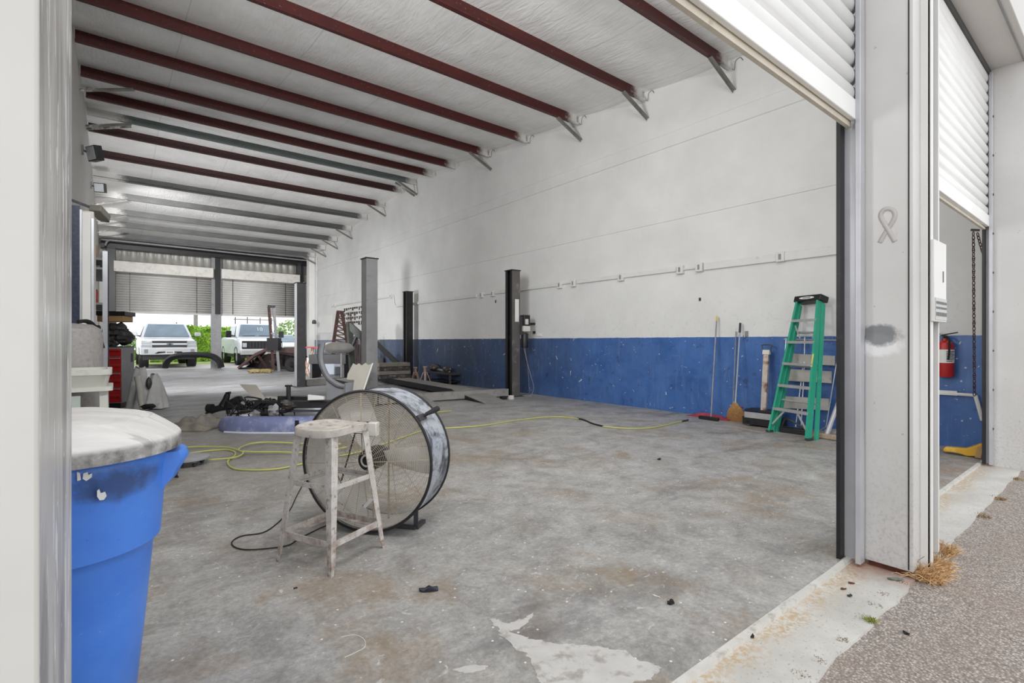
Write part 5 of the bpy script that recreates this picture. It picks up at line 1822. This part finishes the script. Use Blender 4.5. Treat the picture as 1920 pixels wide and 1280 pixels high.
# red tool chest turned towards the bay, with parts heaped on it
Pn = AY(229, 700, 11.35)
Pn.z = 0
aS = R(21)
e1 = V((math.sin(aS), math.cos(aS), 0))             # grey side
e2 = V((-math.cos(aS), math.sin(aS), 0))            # red front
t = thing('tool_chest', 'tool chest with red drawer fronts and a grey side panel', 'tool chest', Pn)
wS, wF_ = .52, .52
ZT = AY(229, 651, 11.35).z


def quadbox(p, a, b, z0, z1):
    return MB().hexa([gz(p, z0), gz(p + a, z0), gz(p + a + b, z0), gz(p + b, z0), gz(p, z1), gz(p + a, z1), gz(p + a + b, z1), gz(p + b, z1)])


obj('chest_body', quadbox(Pn, e1 * wS, e2 * wF_, .1, ZT), m_grey, t, bevel=.008)
obj('vent_slot', quadbox(Pn + e1 * .36 - e2 * .002, e1 * .1, e2 * .004, .82, .98), m_black, t)
obj('plinth', quadbox(Pn + e1 * .04 + e2 * .04, e1 * (wS - .08), e2 * (wF_ - .08), .0, .1), m_black, t)
nd_ = 7
for k in range(nd_):
    z0 = .12 + (ZT - .14) * k / nd_
    z1 = .12 + (ZT - .14) * (k + 1) / nd_ - .012
    d_ = obj('drawer', quadbox(Pn - e1 * .02 + e2 * .012, e1 * .022, e2 * (wF_ - .024), z0, z1), m_red, t)
    obj('drawer_handle', quadbox(Pn - e1 * .055 + e2 * .02, e1 * .035, e2 * (wF_ - .06), z1 - .035, z1 - .018), m_alu if k % 2 else m_red, d_)
pc = Pn + e1 * .26 + e2 * .2
t = thing('engine_block', 'jumbled dark engine part on top of the red tool chest', 'engine part', gz(pc, ZT))
for k, (a, b, z, s_) in enumerate(((.1, .08, .10, .15), (-.1, .05, .09, .14), (.02, -.1, .12, .16), (-.05, .0, .25, .15), (.1, -.05, .27, .13), (.08, .1, .30, .12), (-.08, -.06, .33, .12))):
    obj('casting', MB().blob(gz(pc, ZT + z + .03) + e1 * a + e2 * b, (s_, s_, s_ * .62), 60 + k, 8, .8), m_scrap if k % 2 else m_dkgrey, t, smooth=20)
obj('tray', quadbox(pc - e1 * .24 - e2 * .2, e1 * .48, e2 * .44, ZT, ZT + .02), m_dkgrey, t)
zb1 = AY(232, 610, 11.5).z
zb2 = AY(232, 592, 11.5).z
obj('cardboard_box', quadbox(pc - e1 * .2 - e2 * .2, e1 * .4, e2 * .4, ZT + .46, zb2), m_tan, loc=gz(pc, ZT + .46), label='open tan cardboard box stacked above the engine part on the tool chest', cat='box', bevel=.008)
obj('black_tray', quadbox(pc - e1 * .23 - e2 * .23, e1 * .46, e2 * .46, zb2, AY(232, 584, 11.5).z), m_black, loc=gz(pc, zb2), label='flat black tray on top of the tan cardboard box', cat='tray', bevel=.006)

# coats hung over a low stand beside the tool chest
q = G(272, 768, 0)
t = thing('draped_coats', 'grey coats draped over a low stand beside the tool chest', 'coats', q)
m_coat = paint('grey_canvas_coat', (196, 195, 193), .95, 0, .12, 5, ((140, 139, 139), .58, 4, .7))


def coat(c, rx, ry, h_, seed):
    rows = []
    for i in range(15):
        u = i / 14
        z = h_ * (1 - u) + .02
        row = []
        for k in range(28):
            a = 2 * math.pi * k / 28
            fold = 1 + .26 * u * math.sin(a * 6 + seed + 2 * u) + .14 * math.sin(a * 3 + seed * 2 + u * 3)
            s_ = (.34 + .66 * u ** .8) * fold
            row.append(c + RGT * math.cos(a) * rx * s_ + FWD * math.sin(a) * ry * s_ + V((0, 0, z + .03 * math.sin(a * 2 + seed) * (1 - u))))
        rows.append(row)
    return MB().loft(rows, True, True)


obj('coat', coat(q - RGT * .08, .20, .2, AD(262, 692, 8.7).z, 1.0), m_coat, t, smooth=80)
obj('coat', coat(q + RGT * .10 + FWD * .1, .17, .2, AD(276, 705, 8.9).z, 2.3), m_coat, t, smooth=80)
obj('sleeve', MB().tube(smooth_path([AD(258, 706, 8.4), AD(262, 730, 8.35), AD(264, 752, 8.35), AD(268, 768, 8.3)], 5), [.05] * 5 + [.045] * 5 + [.04] * 6, 10), paint('pale_sleeve', (184, 180, 172), .95, 0, .1, 6), t)
obj('glove', MB().blob(AD(279, 762, 8.35), (.10, .1, .045), 9, 9, .4), m_rubber, t, label='dark cuff at the hem')
obj('pocket', MB().blob(AD(279, 718, 8.72), (.04, .04, .10), 8, 8, .3), m_dkgrey, t)

# flood lights on the left wall
for k, (px_, py_, X_, rot) in enumerate(((178, 288, XL + .2, 20), (188, 352, XL + .2, 0))):
    p = AX(px_, py_, X_)
    t = thing('flood_light', ('nearer' if k == 0 else 'farther') + ' square flood light high on the left wall below the purlins', 'flood light', p)
    s_ = .14 if k == 0 else .12
    Mr = Matrix.Rotation(R(-60 if k == 0 else -20), 3, 'Z') @ Matrix.Rotation(R(12), 3, 'X')
    obj('housing', MB().box(p, (s_ * 2, .14, s_ * 2), 0, Mr), m_dkgrey, t, bevel=.012)
    obj('lens', MB().box(p + Mr @ V((0, -.075, 0)), (s_ * 1.7, .01, s_ * 1.7), 0, Mr), paint('flood_lens%d' % k, (196, 200, 204), .2), t)
    obj('arm', MB().bar(p + V((-.05, .06, 0)), V((XL + .0, p.y + .06, p.z + .05)), .03, .03), m_dkgrey, t)
    obj('mount', MB().bb((XL, p.y - .01, p.z - .03), (XL + .03, p.y + .13, p.z + .13)), m_grey, t)
p = AX(190, 396, XL + .22)
t = thing('strip_light', 'tilted grey box light fixed over the storage rack', 'strip light', p)
a, b_ = AX(178, 389, XL + .30), AX(196, 404, XL + .40)
obj('housing', MB().bar(a, b_ + V((0, .2, 0)), .14, .09), paint('beige_grey_housing', (146, 142, 134), .5), t, bevel=.01)
obj('end_cap', MB().box(b_ + V((.0, .2, 0)), (.10, .03, .10)), m_dkgrey, t)
obj('stay', MB().bar(a + V((0, .1, .0)), V((XL, a.y + .1, a.z + .1)), .03, .03), m_dkgrey, t)
p = AX(171, 436, XL + .02)
obj('yellow_notice', MB().box(p, (.012, .5, .5)), paint('pale_yellow_paper', (226, 226, 150), .7), loc=p, label='pale yellow paper on the left wall above the storage rack', cat='notice')

# ================================================================== rear of the bay
m_deck = paint('dark_maroon_deck', (58, 40, 42), .55, .1, .35, 6, ((120, 96, 92), .6, 8, .6))
m_deckd = paint('black_maroon_fill', (44, 33, 34), .7, .1, .45, 7, ((96, 78, 74), .58, 9, .6))
t = thing('flatbed_trailer', 'rusty dark brown trailer with a sloping ramp by the back doors', 'trailer', G(520, 692))
q0, q1, q2 = G(447, 692, 0), AD(500, 655, 21.6), AD(566, 653, 20.0)
off = V((.25, 1.0, 0)).normalized() * 1.7
mb = MB().loft([[q0 + V((0, 0, .06)), q0, q0 + off, q0 + off + V((0, 0, .06))], [q0.lerp(q1, .6) + V((0, 0, .18)), q0.lerp(q1, .6) + V((0, 0, .02)), q0.lerp(q1, .6) + off + V((0, 0, .02)), q0.lerp(q1, .6) + off + V((0, 0, .18))],
                [q1 + V((0, 0, .08)), q1 - V((0, 0, .1)), q1 + off - V((0, 0, .1)), q1 + off + V((0, 0, .08))], [q2, q2 - V((0, 0, .35)), q2 + off - V((0, 0, .35)), q2 + off]])
obj('deck', mb, m_deck, t, smooth=20)
mb = MB().bar(q0 - off * .02 + V((0, 0, .05)), q0.lerp(q1, .6) - off * .02 + V((0, 0, .12)), .08, .10).bar(q0.lerp(q1, .6) - off * .02 + V((0, 0, .12)), q1 - off * .02, .08, .12).bar(q1 - off * .02, q2 - off * .02 - V((0, 0, .1)), .08, .2)
obj('side_rail', mb, paint('worn_maroon_rail', (92, 66, 66), .5, .1, .25, 7), t)
rnd = random.Random(5)
mb = MB()
for k in range(16):
    u = rnd.random()
    p = G(470, 690, 0).lerp(G(560, 697, 0), u) + off * rnd.uniform(.1, .6)
    mb.bar(p + V((0, 0, rnd.uniform(.05, .3))), p + V((rnd.uniform(-.4, .4), rnd.uniform(-.3, .3), rnd.uniform(.3, .75))), .07, .09)
obj('underframe', mb, m_brown, t)['kind'] = 'stuff'
obj('underdeck_fill', MB().prism([gz(G(458, 690), .02) + off * .22, AD(502, 663, 21.4) + off * .22, AD(566, 662, 20.2) + off * .22, gz(G(568, 697), .03) + off * .22], FWD * .06), m_deckd, t)  # dark sheet filling the space under the deck
obj('axle_beam', MB().bar(gz(G(478, 690), .12) + off * .3, gz(G(564, 698), .12) + off * .1, .12, .14), m_black, t)
for px_, py_ in ((520, 694), (548, 697)):
    w_ = G(px_, py_, .28)
    wl = gz(G(px_, py_, 0), .28) + off * .15
    obj('wheel', MB().lathe([(.12, -.1), (.26, -.1), (.28, -.07), (.28, .07), (.26, .1), (.12, .1)], wl, 20, off.normalized()), m_rubber, t)
t = thing('prong_frame', 'tall narrow two-pronged steel frame standing beside the dark trailer', 'steel frame', G(512, 696))
dF = 20.2
for (xa, ya), (xb, yb) in (((504, 575), (513, 697)), ((513, 575), (523, 690))):
    p, q = AD(xa, ya, dF), AD(xb, yb, dF)
    obj('upright', MB().bar(p, gz(q, 0), .09, .09), m_brown if xa < 510 else m_grey, t)
obj('top_bar', MB().bar(AD(503, 574, dF), AD(515, 575, dF), .12, .1), m_black, t)
obj('carriage', MB().box(AD(514, 645, dF), (.45, .3, .5), RT), m_black, t)
obj('mid_bar', MB().bar(AD(508, 625, dF), AD(519, 625, dF), .07, .06), m_grey, t)
q = G(487, 699, 0)
mb = MB()
for k in range(7):
    mb.blob(q + RGT * rnd.uniform(-.35, .35) + FWD * rnd.uniform(-.1, .1) + V((0, 0, .07)), (.16, .13, .08), k, 7, .5)
obj('rag_pile', mb, paint('tan_rags', (150, 134, 92), .95, 0, .3, 9), loc=q, label='tan pile of rags on the floor in front of the dark trailer', cat='rags', kind='stuff')
# black bumper standing like an arch on the floor
a_, b_, c_ = G(309, 691, 0), G(411, 689, 0), None
top = [(307, 690), (309, 682), (316, 673), (330, 667), (350, 665), (370, 665), (388, 666), (401, 670), (410, 678), (413, 689)]
dB = 21.5
rows = []
pts = smooth_path([AD(x, y, dB) for x, y in top], 4)
for i, p in enumerate(pts):
    d_ = (pts[min(i + 1, len(pts) - 1)] - pts[max(i - 1, 0)]).normalized()
    n_ = d_.cross(FWD).normalized()
    w_ = .12 - .03 * abs(i / (len(pts) - 1) - .5)
    rows.append([p + n_ * w_, p - FWD * .12, p - n_ * w_, p - n_ * w_ + FWD * .14, p + FWD * .2, p + n_ * w_ + FWD * .14])
obj('black_bumper', MB().loft(rows), m_rubber, loc=gz(AD(360, 690, dB), 0), smooth=50, label='black bumper standing like an arch on the floor by the left back door', cat='bumper')

# ================================================================== vehicles outside
m_vwhite = paint('white_car_paint', (226, 230, 234), .25, 0, .03, 2)
m_vsilver = paint('pale_silver_car_paint', (214, 218, 222), .25, .1, .03, 2)
m_head = paint('headlamp', (196, 202, 206), .15, .2, .1, 20)


def truck(name, label, cat, x0, y0, S, kind):
    t = thing(name, label, cat, (x0, y0, 0))
    P_ = lambda x, y, z: V((x0 + x * S, y0 + y * S, z * S))

    def sec(y, hw, zb, zt, r=.12, tin=.03):
        return [P_(-hw, y, zb), P_(hw, y, zb), P_(hw + .0, y, zb + .25), P_(hw - tin * .3, y, zt - r), P_(hw - r, y, zt), P_(-hw + r, y, zt), P_(-hw + tin * .3, y, zt - r), P_(-hw, y, zb + .25)]
    pk = kind == 'pickup'
    mp_ = m_vsilver if pk else m_vwhite
    zt0, zh = (1.12, 1.27) if pk else (1.16, 1.34)
    body = obj('body', MB().loft([sec(.02, .93, .62, zt0 - .04), sec(.12, .98, .56, zt0 + .04), sec(.5, 1.0, .56, zh - .06), sec(1.45, 1.01, .56, zh), sec(1.6, 1.01, .52, zh + .03), sec(3.9, 1.01, .52, zh + .04), sec(5.5, 1.0, .56, zh + .02)]), mp_, t, bevel=.02, smooth=45)
    zr_ = 1.92 if pk else 2.04
    yb, yt = (1.3, 2.05) if pk else (1.2, 1.75)
    cab = [P_(-.94, yb, zh - .02), P_(.94, yb, zh - .02), P_(.94, 3.8, zh), P_(-.94, 3.8, zh), P_(-.74, yt, zr_), P_(.74, yt, zr_), P_(.74, 3.6, zr_), P_(-.74, 3.6, zr_)]
    obj('cab', MB().hexa(cab), mp_, t, bevel=.05 * S)
    wq = lambda u, v_: P_((-.94 + .2 * v_) * u * -1 if False else (2 * u - 1) * (.94 - .2 * v_), yb + (yt - yb) * v_, zh - .02 + (zr_ - zh + .02) * v_)
    obj('windshield', MB().prism([wq(u, v_) + V((0, -.012, .012)) for u, v_ in ((.05, .08), (.95, .08), (.93, .9), (.07, .9))], V((0, -.01, .006))), m_glass, t, smooth=0)
    for s_ in (-1, 1):
        obj('side_window', MB().prism([P_(s_ * .945, 1.65, zh + .06), P_(s_ * .945, 3.6, zh + .06), P_(s_ * .78, 3.5, zr_ - .12), P_(s_ * .78, 2.2, zr_ - .12)], V((s_ * .012, 0, 0))), m_glass, t)
        mr = obj('mirror', MB().box(P_(s_ * (1.16 if pk else 1.22), 1.55, zh + .16), (.24 * S, .12 * S, (.17 if pk else .34) * S)), m_black if not pk else mp_, t, bevel=.03)
        obj('mirror_arm', MB().bar(P_(s_ * .93, 1.6, zh + .06), P_(s_ * 1.12, 1.57, zh + .1), .05, .05), m_black, mr)
        wh_ = [(.45, .85), (4.45, 4.85)]
        for yy in (.92, 4.6):
            w = obj('wheel', MB().lathe([(.24, -.12), (.38, -.13), (.41, -.10), (.41, .10), (.38, .13), (.24, .12)], P_(s_ * .86, yy, .41), 28, (1, 0, 0)), m_rubber, t)
            obj('rim', MB().lathe([(.0005, -.08), (.2, -.1), (.245, -.12), (.245, .12), (.2, .1), (.0005, .08)], P_(s_ * .86, yy, .41), 20, (1, 0, 0)), m_alu, w)
            obj('wheel_arch', MB().lathe([(.42, -.2), (.47, -.2), (.47, .155), (.42, .155)], P_(s_ * .87, yy, .43), 24, (s_, 0, 0)), m_black, body)
    obj('underbody', MB().bb(P_(-.9, .2, .34), P_(.9, 5.3, .6)), m_black, t)
    if pk:
        bp = obj('front_bumper', MB().loft([[P_(x * .98, y, .56), P_(x * .98, y - .02, .60), P_(x * .98, y - .03, .80), P_(x * .98, y + .02, .86), P_(x * .98, .15, .86), P_(x * .98, .15, .56)] for x, y in ((-1, .05), (-.8, -.03), (-.4, -.07), (0, -.08), (.4, -.07), (.8, -.03), (1, .05))]), m_vsilver, t, smooth=40)
        obj('lower_grille', MB().prism([P_(-.52, -.07, .60), P_(.52, -.07, .60), P_(.40, -.09, .68), P_(-.40, -.09, .68)], V((0, -.02, 0))), m_black, bp)
        obj('licence_plate', MB().bb(P_(-.15, -.115, .58), P_(.15, -.10, .72)), m_white, bp)
        mbp = MB()
        for k in range(5):
            mbp.bb(P_(-.11 + .045 * k, -.119, .62), P_(-.085 + .045 * k, -.114, .68))
        obj('plate_lettering', mbp, m_brown, bp)
        for s_ in (-1, 1):
            obj('fog_lamp', MB().box(P_(s_ * .80, -.05, .70), (.13 * S, .04, .16 * S)), m_grey, bp, bevel=.01)
            hl = obj('headlamp', MB().prism([P_(s_ * .60, -.01, 1.0), P_(s_ * .96, .02, 1.0), P_(s_ * .95, .02, 1.13), P_(s_ * .60, -.02, 1.12)], V((0, .03, 0))), m_head, t)
            obj('lower_lamp', MB().prism([P_(s_ * .62, -.03, .87), P_(s_ * .97, .02, .87), P_(s_ * .96, .02, .96), P_(s_ * .64, -.03, .95)], V((0, .03, 0))), m_head, t)
        g = obj('grille', MB().bb(P_(-.60, -.05, .86), P_(.60, .05, 1.14)), m_black, t)
        obj('grille_bar', MB().bb(P_(-.62, -.075, .955), P_(.62, -.03, 1.035)), m_vsilver, g, bevel=.01)
        obj('grille_bar', MB().bb(P_(-.62, -.065, 1.12), P_(.62, -.03, 1.15)), m_vsilver, g, bevel=.01)
        bt_ = [(-.12, -.02), (-.10, .02), (-.04, .02), (-.035, .035), (.035, .035), (.04, .02), (.12, .02), (.10, -.02), (.04, -.02), (.035, -.035), (-.035, -.035), (-.04, -.02)]
        obj('emblem', MB().prism([P_(a, -.08, .995 + b) for a, b in bt_], V((0, -.012, 0))), m_dkgrey, g)
        obj('roof_lamp', MB().lathe([(.0005, 0), (.03, 0), (.03, .05), (.0005, .08)], P_(.42, 2.3, zr_), 8), m_dkgrey, t)
    else:
        obj('front_bumper', MB().bb(P_(-.98, -.1, .50), P_(.98, .1, .72)), m_alu, t, bevel=.03)
        g = obj('grille', MB().bb(P_(-.90, -.03, .78), P_(.90, .05, 1.16)), m_black, t, bevel=.02)
        mbg = MB()
        for k in range(9):
            mbg.bb(P_(-.56 + .14 * k - .012, -.045, .82), P_(-.56 + .14 * k + .012, -.03, 1.12))
        obj('grille_bars', mbg, m_dkgrey, g)
        for s_ in (-1, 1):
            obj('headlamp', MB().bb(P_(s_ * .70, -.05, .86), P_(s_ * .88, .0, 1.06)), m_head, g, bevel=.01)
        for s_ in (-1, 1):
            obj('wiper', MB().tube([wq(.5 + s_ * .05, .12) + V((0, -.04, .02)), wq(.5 + s_ * .36, .10) + V((0, -.04, .02))], .012, 5), m_black, t)
        tx = text('windshield_number', '10', .30 * S, wq(.60, .58) + V((0, -.035, .02)), (1, 0, 0), wq(.5, 1) - wq(.5, 0), m_white, t, .002)
        rk = obj('ladder_rack', MB().bar(P_(-.92, 2.0, zr_ + .22), P_(.92, 2.0, zr_ + .22), .05, .05), m_grey, t)
        for x in (-.85, -.3, .3, .85):
            obj('rack_post', MB().bar(P_(x, 2.0, zr_ - .02), P_(x, 2.0, zr_ + (.34 if abs(x) > .5 or x > 0 else .36)), .04, .04), m_dkgrey, rk)
    return t


truck('pickup_truck', 'pale silver pickup truck parked facing the left back doorway', 'pickup truck', 1.93, 27.6, 1.09, 'pickup')
truck('work_truck', 'white work truck with a roof rack parked beyond the right back doorway', 'work truck', 5.95, 28.3, 1.06, 'van')
# distant white car
p = AD(545, 650, 36)
t = thing('parked_car', 'white car parked far behind the work truck', 'car', gz(p, 0))
cx0, cy0 = p.x, p.y
S3 = 1.15
obj('body', MB().loft([[V((cx0 + x * S3, cy0 + y * S3, z * S3)) for x, z in ((-.85, .3), (.85, .3), (.9, .7), (.8, zt_ - .02), (-.8, zt_ - .02), (-.9, .7))] for y, zt_ in ((0, .8), (.2, .92), (1.2, 1.0), (4.3, 1.05))]), m_vwhite, t, bevel=.03)
obj('cab', MB().hexa([V((cx0 + x * S3, cy0 + y * S3, z * S3)) for x, y, z in ((-.8, 1.1, .98), (.8, 1.1, .98), (.8, 3.9, 1.0), (-.8, 3.9, 1.0), (-.6, 1.9, 1.48), (.6, 1.9, 1.48), (.6, 3.3, 1.48), (-.6, 3.3, 1.48))]), m_vwhite, t, bevel=.04)
obj('windshield', MB().prism([V((cx0 + x * S3, cy0 + y * S3, z * S3)) for x, y, z in ((-.72, 1.14, 1.03), (.72, 1.14, 1.03), (.56, 1.8, 1.44), (-.56, 1.8, 1.44))], V((0, -.02, .01))), m_glass, t, smooth=0)
obj('grille', MB().bb((cx0 - .5, cy0 - .03, .62), (cx0 + .5, cy0 + .03, .8)), m_black, t)
for s_ in (-1, 1):
    for yy in (.8, 3.5):
        obj('wheel', MB().lathe([(.0005, -.1), (.33, -.1), (.33, .1), (.0005, .1)], (cx0 + s_ * .8, cy0 + yy * S3, .33), 20, (1, 0, 0)), m_rubber, t)
    obj('headlamp', MB().box((cx0 + s_ * .75, cy0, .8), (.3, .06, .14)), m_head, t)


# hedge and trees
def leaf_mat(name, a, b):
    t = NT(name)
    n = t.noise(3, 4, .7)
    t.out(t.mix(t.rng(n, .3, .7), lin(a), lin(b)), .6)
    t.b.inputs['Subsurface Weight'].default_value = 0
    return t.m


m_leaf = leaf_mat('bright_hedge_leaves', (92, 150, 40), (186, 220, 92))
m_leaf2 = leaf_mat('tree_leaves', (110, 150, 84), (170, 196, 130))
m_trunk = paint('bark', (96, 80, 64), .9, 0, .2, 8)


def leafy(fn, n, size, seed):
    rnd = random.Random(seed)
    mb = MB()
    for _ in range(n):
        p, nr = fn(rnd)
        d = (nr + V((rnd.gauss(0, .6), rnd.gauss(0, .6), rnd.gauss(0, .6)))).normalized()
        u = d.orthogonal().normalized()
        u = Matrix.Rotation(rnd.uniform(0, 6.28), 3, d) @ u
        w_ = d.cross(u)
        s_ = size * rnd.uniform(.6, 1.3)
        mb.add([p - u * s_, p - w_ * s_ * .5 + d * s_ * .2, p + u * s_, p + w_ * s_ * .5 + d * s_ * .2], [(0, 1, 2), (0, 2, 3)])
    return mb


def hedge_fn(x0, x1, y, dep, h_):
    def fn(rnd):
        x = rnd.uniform(x0, x1)
        k = rnd.random()
        hh = h_ * (1 + .10 * noise.noise(V((x * .8, 1, 0))))
        if k < .62:
            z = rnd.uniform(.05, hh)
            bul = .25 * noise.noise(V((x * 1.4, z * 1.6, 2)))
            return V((x, y - bul, z)), V((0, -1, .2))
        return V((x, y + rnd.uniform(0, dep), hh + .08 * rnd.gauss(0, 1))), V((0, -.2, 1))
    return fn


t = thing('hedge', 'bright green clipped hedge along the back of the lot behind the trucks', 'hedge', (6, 36.5, 0))
obj('hedge_leaves', leafy(hedge_fn(1.6, 8.2, 36.2, 1.2, 1.95), 9000, .12, 1), m_leaf, t, smooth=0)
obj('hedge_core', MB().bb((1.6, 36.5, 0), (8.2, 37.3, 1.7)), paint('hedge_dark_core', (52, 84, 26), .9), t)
for k, (px_, py_, d_, rr_) in enumerate(((546, 628, 60, 1.9), (523, 634, 66, 1.2))):
    c_ = AD(px_, py_, d_)
    t = thing('tree', ('taller' if k == 0 else 'lower') + ' pale green tree far beyond the right back doorway', 'tree', gz(c_, 0))

    def fn(rnd, c_=c_, rr_=rr_):
        e = V((rnd.gauss(0, 1), rnd.gauss(0, 1), rnd.gauss(0, 1))).normalized()
        return c_ + e * rr_ * (.7 + .3 * rnd.random()), e
    obj('crown', leafy(fn, 1200, .16, 5 + k), m_leaf2, t, smooth=0)
    obj('trunk', MB().tube([gz(c_, 0), c_], .15, 8), m_trunk, t)
p = AD(367, 640, 44)
t = thing('utility_pole', 'grey utility pole beyond the hedge between the two back doorways', 'pole', gz(p, 0))
obj('pole_shaft', MB().tube([gz(p, -.03), gz(p, AD(367, 591, 44).z)], .16, 12), m_grey, t)
obj('pole_cap', MB().lathe([(.0005, .1), (.12, .06), (.18, 0), (.0005, 0)], gz(p, AD(367, 591, 44).z), 12), m_dkgrey, t)
# shrub left of the pickup
c_ = AD(246, 662, 30)
t = thing('shrub', 'pale green shrub outside between the tool chest and the pickup', 'shrub', gz(c_, 0))


def fn2(rnd):
    e = V((rnd.gauss(0, 1), rnd.gauss(0, 1), rnd.gauss(0, 1))).normalized()
    return gz(c_, .75) + V((e.x * .55, e.y * .55, e.z * .75)) * (.75 + .25 * rnd.random()), e


obj('foliage', leafy(fn2, 900, .09, 12), m_leaf2, t, smooth=0)
obj('stem', MB().tube([gz(c_, -.02), gz(c_, .7)], .05, 8), m_trunk, t)
# ------------------------------------------------------------------ light
w = bpy.data.worlds.new('overcast_sky')
SC.world = w
w.use_nodes = True
bg = w.node_tree.nodes['Background']
bg.inputs[0].default_value = (.96, .98, 1.0, 1)
bg.inputs[1].default_value = 1.62


def area(name, loc, aim, power, sx, sy, spread=125, col=(.985, .992, 1.0)):
    l = bpy.data.lights.new(name, 'AREA')
    l.shape = 'RECTANGLE'
    l.size, l.size_y = sx, sy
    l.energy = power
    l.color = col
    l.spread = R(spread)
    o = bpy.data.objects.new(name, l)
    COL.objects.link(o)
    o.location = V(loc)
    o.rotation_euler = (V(aim) - V(loc)).to_track_quat('-Z', 'Y').to_euler()
    return o


# added unseen fill lamps: left wall behind the jamb, one behind the storage rack
for y, z, aim, pw in ((2.6, 2.0, (6.0, 5.0, 4.4), 36), (3.7, 2.9, (7.2, 7.6, 2.0), 50), (4.3, 3.7, (7.2, 9.0, 4.4), 50), (12.7, 1.7, (5.0, 19.5, 3.8), 190)):
    area('fill_light', (XL + .16, y, z), aim, pw, .5, .6)
# added unseen fill lamps inside the header above the front roll-up door
for x, pw in ((.7, 74), (2.3, 64), (4.0, 25)):
    area('header_fill', (x, 1.12, 4.5), (x + .2, 10, 1.6), pw, 1.2, .3, 170)
# the two flood lights on the wall
for px_, py_, pw, aim in ((178, 288, 150, (4.6, 17.5, .0)), (188, 352, 180, (4.2, 25.5, 2.0))):
    p = AX(px_, py_, XL + .2)
    area('flood_lamp', p + V((.14, .1, -.22)), aim, pw * .8, .22, .22, 88)
SC.view_settings.view_transform = 'Standard'
SC.view_settings.look = 'None'
SC.view_settings.exposure = 0.0
SC.view_settings.gamma = 1.0
SC.view_settings.use_curve_mapping = False
SC.cycles.max_bounces = 10
SC.cycles.diffuse_bounces = 6
SC.cycles.use_denoising = True

# ------------------------------------------------------------------ shared group phrases of the repeated things
GR = {'axle_stand': 'axle stands by the far black lift column', 'flood_light': 'flood lights on the left wall', 'dry_leaf': 'brown leaves on the apron',
      'dark_pebble': 'dark lumps on the apron and asphalt', 'black_case': 'black cases on the storage rack', 'engine_part': 'engine parts on the low bench',
      'cream_panel': 'cream panels on the car-part heap', 'storage_box': 'boxes near the back right corner', 'bumper_cover': 'bumpers in the car-part heap',
      'air_hose': 'yellow hoses on the floor', 'plastic_scrap': 'scraps littering the floor', 'wall_fitting': 'small fittings on the right wall', 'tree': 'trees beyond the lot',
      'dry_grass': 'dry grass outside the doors', 'rag': 'rags along the blue wall'}
for o in SC.objects:
    k = o.name.split('.')[0]
    if o.parent is None and k in GR and o.get('kind') != 'structure':
        o['group'] = GR[k]
